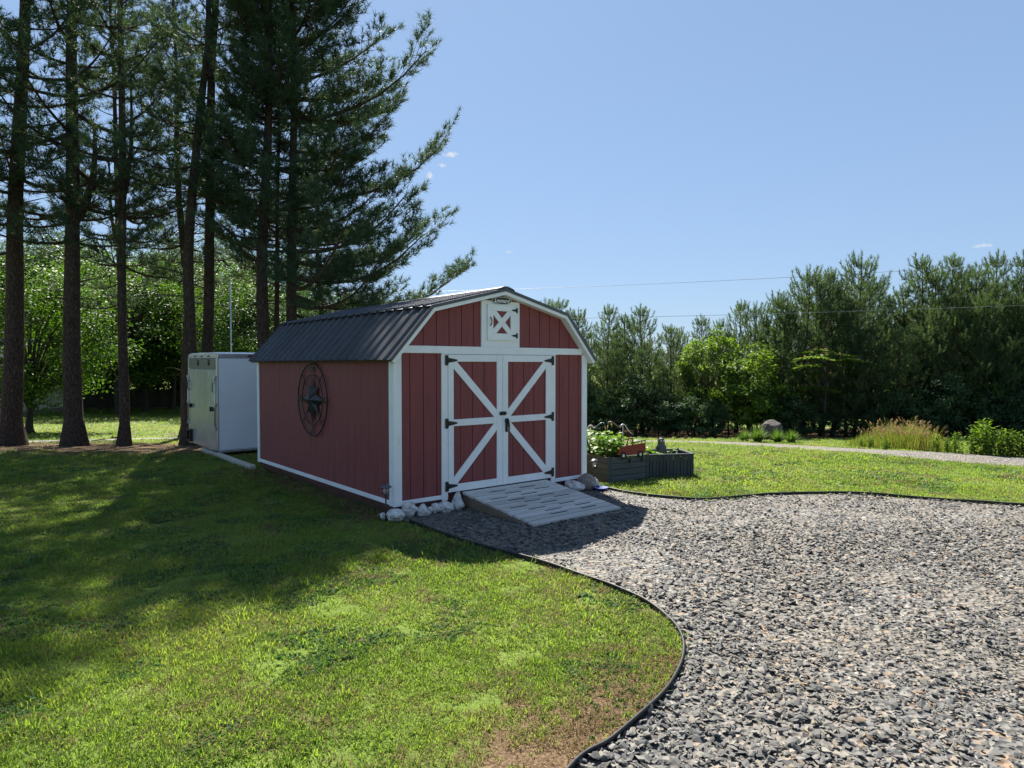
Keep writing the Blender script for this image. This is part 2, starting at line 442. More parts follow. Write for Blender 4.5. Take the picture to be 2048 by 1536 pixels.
def gravel_mat(name, inst):
    m, t, b, o = new_mat(name)
    co = coords(t, 'Object')
    if inst:
        oi = t.nodes.new('ShaderNodeObjectInfo')
        pn = N(t, 'ShaderNodeTexNoise', Scale=.8, Detail=3.); t.links.new(oi.outputs['Location'], pn.inputs['Vector'])
        ma = N(t, 'ShaderNodeMath', operation='MULTIPLY_ADD'); ma.inputs[1].default_value = .86; t.links.new(oi.outputs['Random'], ma.inputs[0])
        mb_ = N(t, 'ShaderNodeMapRange'); mb_.inputs['From Min'].default_value = .35; mb_.inputs['From Max'].default_value = .7; mb_.inputs['To Min'].default_value = -.06; mb_.inputs['To Max'].default_value = .2
        t.links.new(pn.outputs['Fac'], mb_.inputs['Value']); t.links.new(mb_.outputs[0], ma.inputs[2]); src = ma.outputs[0]
    else:
        vv = N(t, 'ShaderNodeTexVoronoi', Scale=24.); t.links.new(co, vv.inputs['Vector'])
        sp = t.nodes.new('ShaderNodeSeparateColor'); t.links.new(vv.outputs['Color'], sp.inputs[0]); src = sp.outputs[0]
    c = ramp(t, src, ((0.0, (0.057, 0.058, 0.057)), (0.22, (0.101, 0.102, 0.101)), (0.45, (0.144, 0.142, 0.136)), (0.64, (0.191, 0.186, 0.173)), (0.78, (0.235, 0.225, 0.201)), (0.91, (0.242, 0.195, 0.14)), (0.965, (0.242, 0.156, 0.098)), (0.985, (0.343, 0.328, 0.304)))).outputs[0]
    n = N(t, 'ShaderNodeTexNoise', Scale=90. if inst else 2., Detail=6.); t.links.new(co, n.inputs['Vector'])
    c2 = mixc(t, .35, c, ramp(t, n.outputs['Fac'], ((.3, (.05, .05, .05)), (.7, (.30, .28, .25)))).outputs[0], 'OVERLAY')
    if not inst:
        n9 = N(t, 'ShaderNodeTexNoise', Scale=1.1, Detail=5.); t.links.new(co, n9.inputs['Vector'])
        c2 = mixc(t, ramp(t, n9.outputs['Fac'], ((.42, (0, 0, 0)), (.66, (.6, .6, .6)))).outputs[0], c2, (.15, .13, .10))
    t.links.new(c2, b.inputs['Base Color']); b.inputs['Roughness'].default_value = .75; b.inputs['Specular IOR Level'].default_value = .35
    if inst:
        bp = N(t, 'ShaderNodeBump', Strength=.4, Distance=.004); t.links.new(n.outputs['Fac'], bp.inputs['Height'])
    else:
        bp = N(t, 'ShaderNodeBump', Strength=1., Distance=.03); t.links.new(vv.outputs['Distance'], bp.inputs['Height'])
    t.links.new(bp.outputs[0], b.inputs['Normal'])
    return m
M['stone'] = gravel_mat('gravel_stone', True)
M['gravel'] = gravel_mat('gravel_bed', False)
def ground_mat():
    m, t, b, o = new_mat('lawn_soil')
    tc = t.nodes.new('ShaderNodeTexCoord')
    def nz(sc, det=6.):
        n = N(t, 'ShaderNodeTexNoise', Scale=sc, Detail=det, Roughness=.6); t.links.new(tc.outputs['Object'], n.inputs['Vector']); return n.outputs['Fac']
    big = ramp(t, nz(.35), ((.35, (.085, .135, .03)), (.5, (.125, .185, .036)), (.66, (.185, .205, .055)))).outputs[0]
    fine = ramp(t, nz(38.), ((.32, (.055, .045, .022)), (.46, (.095, .14, .02)), (.7, (.16, .21, .035)))).outputs[0]
    c = mixc(t, .5, big, fine)
    lit = N(t, 'ShaderNodeAttribute'); lit.attribute_name = 'litter'
    nn = nz(5.)
    ms = N(t, 'ShaderNodeMath', operation='ADD'); t.links.new(lit.outputs['Fac'], ms.inputs[0]); t.links.new(nn, ms.inputs[1])
    f = ramp(t, ms.outputs[0], ((.78, (0, 0, 0)), (1.05, (1, 1, 1)))).outputs[0]
    straw = ramp(t, nz(60.), ((.3, (.055, .036, .022)), (.5, (.125, .082, .048)), (.7, (.23, .165, .10)))).outputs[0]
    c = mixc(t, f, c, straw)
    t.links.new(c, b.inputs['Base Color']); b.inputs['Roughness'].default_value = .95; b.inputs['Specular IOR Level'].default_value = .1
    bp = N(t, 'ShaderNodeBump', Strength=.8, Distance=.03); t.links.new(nz(45.), bp.inputs['Height']); t.links.new(bp.outputs[0], b.inputs['Normal'])
    return m
M['ground'] = ground_mat()

# ------------------------------------------------------------------ the lie of the land
YAW = 0.6844
SHED = Vector((-1.3679, 7.7333, 0))
W, L = 3.144, 4.689
def shed_to_world(u, v, z=0):
    c, s = math.cos(YAW), math.sin(YAW)
    return Vector((SHED.x + u * c - v * s, SHED.y + u * s + v * c, z))
def inside(P, poly):
    x, y = P[:, 0], P[:, 1]
    r = np.zeros(len(P), bool)
    n = len(poly)
    for i in range(n):
        x0, y0 = poly[i][0], poly[i][1]; x1, y1 = poly[(i + 1) % n][0], poly[(i + 1) % n][1]
        c = ((y0 > y) != (y1 > y)) & (x < (x1 - x0) * (y - y0) / ((y1 - y0) if y1 != y0 else 1e-9) + x0)
        r ^= c
    return r
def seg_dist(P, line):
    d = np.full(len(P), 1e9)
    for a, b in zip(line[:-1], line[1:]):
        a = np.array(a[:2]); b = np.array(b[:2]); ab = b - a
        t = np.clip(((P[:, :2] - a) @ ab) / (ab @ ab), 0, 1)
        d = np.minimum(d, np.linalg.norm(P[:, :2] - (a + t[:, None] * ab), axis=1))
    return d
def smooth_line(pts, n=6):
    """Catmull-Rom through the points"""
    out = []
    P = [Vector(p) for p in pts]
    for i in range(len(P) - 1):
        a, b, c, d = P[max(i - 1, 0)], P[i], P[i + 1], P[min(i + 2, len(P) - 1)]
        for k in range(n):
            t = k / n
            out.append(.5 * ((2 * b) + (c - a) * t + (2 * a - 5 * b + 4 * c - d) * t * t + (3 * b - a - 3 * c + d) * t ** 3))
    out.append(P[-1])
    return out
def nvec(P, sc, seed=0.):
    return np.array([mnoise.noise(Vector((p[0] * sc + seed, p[1] * sc - seed, seed * .37))) for p in P])

edge_l = smooth_line([G(*p) for p in ((1030, 1700), (1150, 1536), (1222, 1490), (1296, 1428), (1343, 1370), (1366, 1318), (1362, 1280), (1338, 1244), (1290, 1207), (1230, 1181), (1150, 1151), (1085, 1130), (1020, 1112), (950, 1093), (880, 1069), (818, 1046))])
edge_r = smooth_line([G(*p) for p in ((1206, 978), (1240, 985), (1290, 993), (1380, 1001), (1450, 999), (1540, 992), (1640, 989), (1720, 990), (1850, 1000), (2048, 1014), (2300, 1034), (2700, 1070))])
drive_poly = [p.to_2d() for p in edge_l] + [shed_to_world(-.02, -.02).to_2d(), shed_to_world(.3, .12).to_2d(), shed_to_world(W + .02, .12).to_2d()] + [p.to_2d() for p in edge_r] + [Vector((12, 3)), Vector((12, -6)), Vector((-.9, -6)), Vector((-.7, 1.0))]
road_mid = smooth_line([G(*p) for p in ((-500, 893), (-200, 890), (40, 885), (180, 882), (340, 878))] + [GX(700, 20.6), GX(1050, 20.4)] + [G(*p) for p in ((1330, 884), (1500, 889), (1700, 901), (1900, 914))] + [G(2200, 937), G(2600, 980)])
ROADW = .75

# ------------------------------------------------------------------ ground sheet
def grid_axis(core0, core1, step, far0, far1):
    a = list(np.arange(core0, core1 + 1e-6, step))
    s = step; x = core1
    while x < far1: s *= 1.35; x += s; a.append(min(x, far1))
    s = step; x = core0
    while x > far0: s *= 1.35; x -= s; a.insert(0, max(x, far0))
    return np.array(a)
gx = grid_axis(-20, 16, .4, -900, 900)
gy = grid_axis(1, 32, .4, -60, 1500)
XX, YY = np.meshgrid(gx, gy)
V = np.stack([XX.ravel(), YY.ravel(), height(YY.ravel())], 1)
nx, ny = len(gx), len(gy)
i = np.arange(nx * ny).reshape(ny, nx)
Q = np.stack([i[:-1, :-1], i[:-1, 1:], i[1:, 1:], i[1:, :-1]], -1).reshape(-1, 4)
def litter_amount(P):
    """pine straw under the pines, earth under the young forest, worn turf at the drive's edge"""
    x, y = P[:, 0], P[:, 1]
    a = np.clip((y - 12.4) / 1.8, 0, 1) * np.clip((18.9 - y) / .6, 0, 1) * np.clip((-3.0 - x) / 1.5, 0, 1)
    a = np.maximum(a, np.clip((y - (21.5 - .03 * x)) / .8, 0, 1) * np.clip((x - 0) / 1.5, 0, 1) * np.clip((31 - y) / 2, 0, 1) * .8)
    a = np.maximum(a, np.clip((y - 50) / 4, 0, 1) * .25)
    d = seg_dist(P, edge_l)
    d = d * (1 + .9 * nvec(P, 2.2, 17.)) if len(P) > 0 else d
    a = np.maximum(a, np.clip(1 - d / .8, 0, 1) * .75 * np.clip((5.2 - y) / 1.5, .25, 1))
    a = np.maximum(a, np.clip(1 - seg_dist(P, [shed_to_world(-.1, 0), shed_to_world(-.1, L)]) / .45, 0, 1) * .75)
    return a
me = tri_mesh('ground', V, Q, M['ground'], True)
at = me.attributes.new('litter', 'FLOAT', 'POINT')
at.data.foreach_set('value', litter_amount(V).astype(np.float32))
ground = link('ground', me); tag(ground, kind='structure')

def strip(name, line, half, m, dz, cross=4):
    vs, fs = [], []
    n = len(line)
    for i, p in enumerate(line):
        d = (line[min(i + 1, n - 1)] - line[max(i - 1, 0)]); d.z = 0; d.normalize()
        nrm = Vector((-d.y, d.x, 0))
        for k in range(cross + 1):
            t = k / cross * 2 - 1
            w = half * (1 + .12 * mnoise.noise(Vector((p.x * .8, p.y * .8, t))))
            q = p + nrm * w * t
            vs.append((q.x, q.y, hz(q.y) + dz * (1 if abs(t) < .99 else .3) + .015 * (1 - t * t)))
    c = cross + 1
    for i in range(n - 1):
        for k in range(cross): fs.append((i * c + k, i * c + k + 1, (i + 1) * c + k + 1, (i + 1) * c + k))
    b = MB(); b.add(vs, fs, True)
    o = b.build(name, m); tag(o, kind='structure')
    return o
strip('gravel_road', smooth_line(road_mid, 2), ROADW, M['gravel'], .02)

bm = bmesh.new()
vv = [bm.verts.new((p[0], p[1], .008)) for p in drive_poly]
es = [bm.edges.new((vv[i], vv[(i + 1) % len(vv)])) for i in range(len(vv))]
bmesh.ops.triangle_fill(bm, edges=es, use_beauty=True, use_dissolve=False, normal=(0, 0, 1))
me = bpy.data.meshes.new('gravel_driveway'); bm.to_mesh(me); bm.free(); me.materials.append(M['gravel'])
drive = link('gravel_driveway', me); tag(drive, kind='structure')

# ------------------------------------------------------------------ scattering by geometry nodes (uncountable cover only)
def scatter(name, P, rot, scl, idx, sources, parent=None):
    """instances of the unlinked source meshes on given points"""
    me = bpy.data.meshes.new(name)
    me.vertices.add(len(P)); me.vertices.foreach_set('co', P.astype(np.float32).ravel())
    for nm, ty, dat in (('rot', 'FLOAT_VECTOR', rot), ('scl', 'FLOAT_VECTOR', scl)):
        a = me.attributes.new(nm, ty, 'POINT'); a.data.foreach_set('vector', dat.astype(np.float32).ravel())
    a = me.attributes.new('idx', 'INT', 'POINT'); a.data.foreach_set('value', idx.astype(np.int32))
    o = link(name, me, parent)
    coll = bpy.data.collections.new(name + '_sources')
    for k, s in enumerate(sources):
        ob = bpy.data.objects.new(name + '_source_%02d' % k, s); coll.objects.link(ob)
    g = bpy.data.node_groups.new(name, 'GeometryNodeTree')
    g.interface.new_socket('Geometry', in_out='INPUT', socket_type='NodeSocketGeometry')
    g.interface.new_socket('Geometry', in_out='OUTPUT', socket_type='NodeSocketGeometry')
    gi = g.nodes.new('NodeGroupInput'); go = g.nodes.new('NodeGroupOutput')
    ci = g.nodes.new('GeometryNodeCollectionInfo'); ci.inputs['Collection'].default_value = coll
    ci.inputs['Separate Children'].default_value = True; ci.inputs['Reset Children'].default_value = True
    ip = g.nodes.new('GeometryNodeInstanceOnPoints')
    ip.inputs['Pick Instance'].default_value = True
    def attr(nm, dt):
        n = g.nodes.new('GeometryNodeInputNamedAttribute'); n.data_type = dt; n.inputs['Name'].default_value = nm
        return [s for s in n.outputs if s.enabled][0]
    g.links.new(gi.outputs[0], ip.inputs['Points'])
    g.links.new(ci.outputs[0], ip.inputs['Instance'])
    g.links.new(attr('idx', 'INT'), ip.inputs['Instance Index'])
    g.links.new(attr('rot', 'FLOAT_VECTOR'), ip.inputs['Rotation'])
    g.links.new(attr('scl', 'FLOAT_VECTOR'), ip.inputs['Scale'])
    g.links.new(ip.outputs[0], go.inputs[0])
    md = o.modifiers.new('scatter', 'NODES'); md.node_group = g
    return o

def chip_mesh(seed):
    r = random.Random(seed)
    bm = bmesh.new()
    pts = []
    for _ in range(11):
        a = r.uniform(0, 6.283); z = r.uniform(-1, 1); q = math.sqrt(1 - z * z)
        k = r.uniform(.75, 1.1)
        pts.append(bm.verts.new((math.cos(a) * q * k * .5, math.sin(a) * q * k * r.uniform(.3, .4), z * k * r.uniform(.12, .22))))
    h = bmesh.ops.convex_hull(bm, input=pts)
    junk = [g for g in h['geom_interior'] if isinstance(g, bmesh.types.BMVert)]
    bmesh.ops.delete(bm, geom=junk, context='VERTS')
    me = bpy.data.meshes.new('stone_chip'); bm.to_mesh(me); bm.free(); me.materials.append(M['stone'])
    return me
chips = [chip_mesh(100 + k) for k in range(9)]
def sample(x0, x1, y0, y1, dens):
    n = int((x1 - x0) * (y1 - y0) * dens)
    P = np.stack([RNG.uniform(x0, x1, n), RNG.uniform(y0, y1, n)], 1)
    return P[np.abs(P[:, 0]) < .92 * P[:, 1] + 1.0]
P = np.concatenate([sample(-2, 7, 1.6, 4.6, 1500), sample(-3, 9, 4.6, 7, 950), sample(-3, 10.5, 7, 11, 620)])
P = P[inside(P, drive_poly)]
# the ramp and the stones along the wall keep the gravel out from under them
far = np.linalg.norm(P, axis=1)
order = np.argsort(far)
P = P[order]
n = len(P)
patch = nvec(P, .7, 13.) + .5 * nvec(P, 2.3, 31.)
size = (RNG.lognormal(math.log(.033), .38, n) * (1 + .45 * np.clip(patch, -.6, .6))).clip(.010, .08)
z = .012 + RNG.uniform(-.004, .012, n)
rot = np.stack([RNG.normal(0, .3, n), RNG.normal(0, .3, n), RNG.uniform(0, 6.283, n)], 1)
idx = RNG.integers(0, len(chips), n)
P3 = np.column_stack([P, z])
vis = (np.abs(P[:, 0]) < .75 * P[:, 1]) & (P[:, 1] > 3.0)
big = np.where(vis & (P[:, 1] < 4.0))[0]
big = big[np.argsort(-size[big] / P[big, 1])][:290]
for k in big:
    o = link('stone', chips[idx[k]], drive)
    o.location = P3[k]; o.rotation_euler = rot[k]; o.scale = (size[k],) * 3
keep = np.ones(n, bool); keep[big] = False
keep &= ~((patch < -.28) & (RNG.uniform(0, 1, n) < .45))
o = scatter('loose_gravel', P3[keep], rot[keep], np.repeat(size[keep, None], 3, 1), idx[keep], chips, drive)
tag(o, kind='stuff')

# ------------------------------------------------------------------ lawn
def tuft_mesh(seed, blades, h, spread, w, m, lean=.5):
    r = np.random.default_rng(seed)
    V, T = [], []
    for b in range(blades):
        a = r.uniform(0, 6.283); rr = spread * math.sqrt(r.uniform(0, 1))
        base = np.array([math.cos(a) * rr, math.sin(a) * rr, -.004])
        hh = h * r.uniform(.5, 1.15)
        az = r.uniform(0, 6.283); ln = hh * lean * r.uniform(.3, 1.6)
        d = np.array([math.cos(az), math.sin(az), 0])
        s = np.array([-d[1], d[0], 0]) * w * .5 * r.uniform(.7, 1.2)
        m1 = base + d * ln * .35 + np.array([0, 0, hh * .62]); tip = base + d * ln + np.array([0, 0, hh * r.uniform(.75, 1.)])
        k = len(V)
        V += [base - s, base + s, m1 + s * .8, m1 - s * .8, tip]
        T += [(k, k + 1, k + 2), (k, k + 2, k + 3), (k + 3, k + 2, k + 4)]
    return tri_mesh('tuft', np.array(V), np.array(T), m)
tufts = [tuft_mesh(1, 12, .032, .035, .0045, M['grass']), tuft_mesh(2, 14, .026, .045, .0052, M['grass'], .9), tuft_mesh(3, 10, .042, .03, .0045, M['grass'], .7), tuft_mesh(4, 16, .020, .05, .0068, M['grass'], 1.2),
         tuft_mesh(6, 5, .085, .02, .0045, M['grass'], .8), tuft_mesh(7, 13, .020, .045, .013, M['clover'], .9),
         tuft_mesh(5, 11, .026, .05, .0045, M['drygrass'], 1.3)]
plan1_c, plan2_c = Vector((1.46, 10.0, 0)), Vector((2.0, 10.47, 0))
def lawn_points():
    out = []
    for (y0, y1, dens, sxy, sz) in ((1.6, 4.2, 1500, 1.0, 1.0), (4.2, 6.5, 950, 1.25, 1.05), (6.5, 9.5, 520, 1.6, 1.15), (9.5, 14, 230, 2.3, 1.3), (14, 21, 110, 3.2, 1.35), (21, 32, 38, 5., 1.5), (32, 50, 13, 8.5, 1.7)):
        P = sample(-.92 * y1 - 1, .92 * y1 + 1, y0, y1, dens)
        out.append(np.column_stack([P, np.full(len(P), sxy), np.full(len(P), sz)]))
    Q = np.concatenate(out)
    P = Q[:, :2]
    ok = ~inside(P, drive_poly)
    ok &= ~inside(P, [shed_to_world(a, b).to_2d() for a, b in ((.03, .03), (W - .03, .03), (W - .03, L - .03), (.03, L - .03))])
    ok &= seg_dist(P, road_mid) > ROADW * .93
    ok &= ~((P[:, 1] > 22.3 - .03 * P[:, 0]) & (P[:, 0] > 3))
    Q = Q[ok]; P = Q[:, :2]
    lit = litter_amount(P)
    nz = nvec(P, 1.3, 3.) * .5 + nvec(P, 5., 9.) * .5
    thin = nvec(P, 2.6, 21.)
    keep = RNG.uniform(0, 1, len(P)) > np.clip(np.where(P[:, 1] < 11.5, np.minimum(lit * .8, .42), lit * 1.15) + nz * .35 - .12, 0, .97)
    keep &= ~((thin > .30) & (RNG.uniform(0, 1, len(P)) < .75) & (P[:, 1] < 9))
    Q, lit, nz = Q[keep], lit[keep], nz[keep]
    return Q, lit, nz
Q_, lit, nzv = lawn_points()
n = len(Q_)
P3 = np.column_stack([Q_[:, :2], height(Q_[:, 1])])
jit = RNG.uniform(.75, 1.3, n) * (1 + .5 * np.clip(nvec(Q_[:, :2], .9, 5.), -.5, .7))
scl = np.column_stack([Q_[:, 2] * jit, Q_[:, 2] * jit, Q_[:, 3] * jit * RNG.uniform(.8, 1.25, n)])
rot = np.column_stack([RNG.normal(0, .1, n), RNG.normal(0, .1, n), RNG.uniform(0, 6.283, n)])
idx = RNG.integers(0, 4, n)
idx[RNG.uniform(0, 1, n) < .035] = 4
idx[(nvec(Q_[:, :2], 1.9, 44.) > .22) & (RNG.uniform(0, 1, n) < .55) & (Q_[:, 1] < 14)] = 5
dry = RNG.uniform(0, 1, n) < np.clip(.10 + lit * .8 + np.clip(nzv, 0, 1) * .7, 0, .9)
idx[dry] = 6
o = scatter('lawn_grass', P3, rot, scl, idx, tufts)
tag(o, 'short green lawn grass around the shed and driveway', 'grass', kind='stuff')
print('gravel', len(P), 'grass', n)

# ------------------------------------------------------------------ lawn edging
def edging(name, line, label):
    b = MB()
    n = len(line)
    vs = []; fs = []
    prof = ((-.004, -.03), (-.004, .028), (-.009, .035), (-.006, .043), (0, .046), (.006, .043), (.009, .035), (.004, .028), (.004, -.03))
    for i, p in enumerate(line):
        d = (line[min(i + 1, n - 1)] - line[max(i - 1, 0)]); d.z = 0; d.normalize()
        nr = Vector((-d.y, d.x, 0))
        wob = .012 * mnoise.noise(Vector((p.x * 1.7, p.y * 1.7, 2)))
        up = .010 * mnoise.noise(Vector((p.x * 2.1, p.y * 2.1, 7)))
        for (a, z) in prof:
            q = p + nr * (a + wob + up * (z / .06)); vs.append((q.x, q.y, p.z + z + (up if z > 0 else 0)))
    c = len(prof)
    for i in range(n - 1):
        for k in range(c - 1): fs.append((i * c + k, i * c + k + 1, (i + 1) * c + k + 1, (i + 1) * c + k))
    fs += [tuple(range(c - 1, -1, -1)), tuple((n - 1) * c + k for k in range(c))]
    b.add(vs, fs, True)
    o = b.build(name, M['edging'])
    return tag(o, label, 'edging', 'black edging strips of the driveway')
edging('lawn_edging', [p for p in edge_l if p.y > 2.2], 'black plastic edging curving round the tongue of lawn before the shed')
edging('lawn_edging', edge_r, 'long black plastic edging between the gravel and the lawn with planters')

# ------------------------------------------------------------------ the shed
shed = empty('storage_shed', SHED, YAW, 'red gambrel-roofed barn shed with white trim and dark ribbed metal roof', 'shed')
ZB, HW = .13, 1.906
UB, ZBK, ZP = .459, 2.487, 2.762
def roof_z(u, off=0.):
    u = min(u, W - u)
    if u < UB: return 1.86 + (u + .1) / (UB + .1) * (ZBK - 1.86) + off
    return ZBK + (u - UB) / (W / 2 - UB) * (ZP - ZBK) + off
def under(us): return [(u, roof_z(u, -.05)) for u in us]
gable = [(0, ZB)] + [(0, roof_z(0, -.06)), (UB, roof_z(UB, -.06)), (W / 2, ZP - .06), (W - UB, roof_z(UB, -.06)), (W, roof_z(0, -.06))] + [(W, ZB)]
fw = MB().prism(gable, .014, .07).build('front_wall', M['red_back'], shed)
def board_poly(u0, u1, z0):
    us = sorted({u0, u1} | {k for k in (UB, W / 2, W - UB) if u0 < k < u1})
    return [(u0, z0)] + [(u, roof_z(u, -.055)) for u in us] + [(u1, z0)]
cuts = [0.004] + [.022 + .186 * k for k in range(1, 17)] + [W - .004]
G1 = .005
for a, b in zip(cuts[:-1], cuts[1:]):
    spans = [(a, b)]
    if b > .69 and a < 2.49:                      # broken by the doorway
        z0 = 1.93
        if a < .69: 
            MB().prism(board_poly(a + G1, .69, ZB + .01), 0., .0135).build('siding_board', M['red'], fw); a = .69 + .0
            MB().prism(board_poly(.6905, b - G1, z0), 0., .0135).build('siding_board', M['red'], fw); continue
        if b > 2.49:
            MB().prism(board_poly(a + G1, 2.4895, z0), 0., .0135).build('siding_board', M['red'], fw)
            MB().prism(board_poly(2.49, b - G1, ZB + .01), 0., .0135).build('siding_board', M['red'], fw); continue
        MB().prism(board_poly(a + G1, b - G1, z0), 0., .0135).build('siding_board', M['red'], fw)
    else:
        MB().prism(board_poly(a + G1, b - G1, ZB + .01), 0., .0135).build('siding_board', M['red'], fw)
# long walls
for name, x0, x1, bx0, bx1 in (('side_wall', .014, .06, 0., .0135), ('side_wall', W - .06, W - .014, W - .0135, W)):
    sw = MB().box(x0, x1, .071, L - .071, ZB, 1.90).build(name, M['red_back'], shed)
    k = 0; v = .016
    mesh = None
    while v < L - .02:
        v2 = min(v + .2032, L - .016)
        MB().box(bx0, bx1, v + .0012, v2 - .0012, ZB + .01, 1.90, .002).build('siding_board', M['red'], sw)
        v = v2
bw = MB().prism(gable, L - .07, L - .014).build('rear_wall', M['red_back'], shed)
v = .016
while v < W - .02:
    v2 = min(v + .2032, W - .016)
    MB().prism(board_poly(v + .0035, v2 - .0035, ZB + .01), L - .0135, L).build('siding_board', M['red'], bw)
    v = v2
# floor frame and skids
MB().box(.02, W - .02, .02, L - .02, .075, .129).build('floor_frame', M['rim'], shed)
for x in (.06, 1.1, 1.95, W - .16):
    MB().box(x, x + .1, .05, L - .05, -.02, .0745, .006).build('skid', M['skid'], shed)
# trim
def trim(name, x0, x1, y0, y1, z0, z1, c=.004, m='white', parent=shed):
    return MB().box(x0, x1, y0, y1, z0, z1, c).build(name, M[m], parent)
T0 = -.0205
trim('corner_board', -.0205, .088, T0, -.0005, ZB, 1.945)                                   # front left, front face
trim('corner_board', -.0207, -.0005, .0005, .098, ZB + .001, 1.90)                       # front left, side face
trim('corner_board', W - .085, W + .0205, T0, -.0005, ZB, 1.93)
trim('corner_board', W + .0005, W + .0207, .0005, .098, ZB + .001, 1.90)
trim('corner_board', -.0207, -.0005, L - .09, L + .002, ZB, 1.90)
trim('corner_board', W + .0005, W + .0207, L - .09, L + .002, ZB, 1.90)
trim('base_board', -.0187, -.0006, .0985, L - .0905, .139, .193)
trim('base_board', W + .0006, W + .0187, .0985, L - .0905, .139, .193)
trim('base_board', .0885, .6415, T0 + .002, -.0006, .139, .19)
trim('base_board', 2.5365, W - .0855, T0 + .002, -.0006, .139, .19)
trim('jamb_board', .642, .7335, T0, -.0005, .12, 1.9285)
trim('jamb_board', 2.4525, 2.536, T0, -.0005, .12, 1.9285)
trim('header_board', .0885, W - .0855, T0 - .002, -.0005, 1.929, 2.018)
trim('drip_strip', .64, 2.54, T0 - .012, T0 - .0022, 1.9205, 1.934, .002)
# roof deck + ribbed sheets
roof = MB()
for sgn in (0, 1):
    def mx(u): return u if sgn == 0 else W - u
    a = [(mx(-.09), 1.855), (mx(UB), ZBK - .014), (mx(W / 2), ZP - .012), (mx(W / 2), ZP - .05), (mx(UB), ZBK - .052), (mx(-.075), 1.825)]
    roof.prism(a, -.075, L + .075)
roof = roof.build('roof', M['skid'], shed)
def ribbed(p0, p1, v0, v1, nrib, name):
    """sheet from p0 (low edge) to p1 (high edge) in u,z; ribs run up the slope"""
    p0, p1 = Vector((p0[0], 0, p0[1])), Vector((p1[0], 0, p1[1]))
    d = (p1 - p0).normalized()
    nr = Vector((-d.z, 0, d.x))
    if nr.z < 0: nr = -nr
    sp = (v1 - v0) / nrib
    prof = []
    for k in range(nrib):
        c = v0 + sp * (k + .5)
        for dv, h in ((-sp / 2 + (.0008 if k == 0 else 0), 0), (-.030, 0), (-.013, .025), (.013, .025), (.030, 0)):
            if dv <= -sp / 2 + .001 and k > 0:
                continue
            prof.append((c + dv, h))
        if k < nrib - 1:
            for q in (-.02, .02): prof.append((c + sp / 2 + q, 0.004 if q else 0))
    prof.append((v1 - .0008, 0))
    vs = []; fs = []
    n = len(prof)
    for lay in (0, -.003):
        for p in (p0, p1):
            for (v, h) in prof:
                q = p + nr * (h + lay + .004); vs.append((q.x, v, q.z))
    for k in range(n - 1):
        fs.append((k, k + 1, n + k + 1, n + k)); fs.append((2 * n + k + 1, 2 * n + k, 3 * n + k, 3 * n + k + 1))
        fs.append((k + 1, k, 2 * n + k, 2 * n + k + 1)); fs.append((n + k, n + k + 1, 3 * n + k + 1, 3 * n + k))
    fs += [(0, n, 3 * n, 2 * n), (n - 1, 3 * n - 1, 4 * n - 1, 2 * n - 1)]
    return MB().add(vs, fs).build(name, M['roof'], roof)
NP = 7
for k in range(NP):
    v0 = -.1 + (L + .2) / NP * k; v1 = -.1 + (L + .2) / NP * (k + 1)
    for sgn in (0, 1):
        mx = (lambda u: u) if sgn == 0 else (lambda u: W - u)
        ribbed((mx(-.115), 1.843), (mx(UB - .006), ZBK - .010), v0, v1, 3, 'roof_panel')
        ribbed((mx(UB - .045), ZBK - .001), (mx(W / 2 - .004), ZP + .001), v0, v1, 3, 'roof_panel')
# ridge cap, rake trims, rake boards
cap = [(W / 2 - .15, ZP - .030), (W / 2 - .13, ZP + .006), (W / 2 - .03, ZP + .038), (W / 2 + .03, ZP + .038), (W / 2 + .13, ZP + .006), (W / 2 + .15, ZP - .030), (W / 2 + .12, ZP - .002), (W / 2, ZP + .022), (W / 2 - .12, ZP - .002)]
MB().prism(cap, -.125, L + .125).build('ridge_cap', M['roof'], roof)
def along(a, b, t0, t1):
    """quad strip hanging under the line a-b between offsets t0 and t1"""
    return [(a[0], a[1] + t0), (b[0], b[1] + t0), (b[0], b[1] + t1), (a[0], a[1] + t1)]
def rake(v0, v1, t0, t1, name, m, trimends=0.):
    E, B, Pk = (-.105, 1.85), (UB, ZBK), (W / 2, ZP)
    for sgn in (0, 1):
        mx = (lambda q: q) if sgn == 0 else (lambda q: (W - q[0], q[1]))
        d1 = Vector((B[0] - E[0], B[1] - E[1])).normalized(); n1 = Vector((-d1.y, d1.x))
        d2 = Vector((Pk[0] - B[0], Pk[1] - B[1])).normalized(); n2 = Vector((-d2.y, d2.x))
        bis = (n1 + n2).normalized(); bis = bis / bis.dot(n1)
        e = Vector(E); b_ = Vector(B); p = Vector(Pk)
        up = Vector((0, 1)) / n2.y
        low = [e + n1 * t0, b_ + bis * t0, b_ + bis * t1, e + n1 * t1]
        hi = [b_ + bis * t0, p + up * t0, p + up * t1, b_ + bis * t1]
        for poly in (low, hi):
            MB().prism([mx((q.x, q.y)) for q in poly], v0, v1).build(name, M[m], shed if m == 'white' else roof)
rake(-.122, -.1005, .018, -.022, 'rake_trim', 'roof')
rake(-.112, -.0875, -.0225, -.066, 'rake_board', 'white')
rake(L + .1005, L + .122, .018, -.022, 'rake_trim', 'roof')
rake(L + .0875, L + .112, -.0225, -.066, 'rake_board', 'white')
# soffit blocks closing the small overhang
rake(-.0865, -.0015, -.056, -.066, 'soffit_board', 'white')

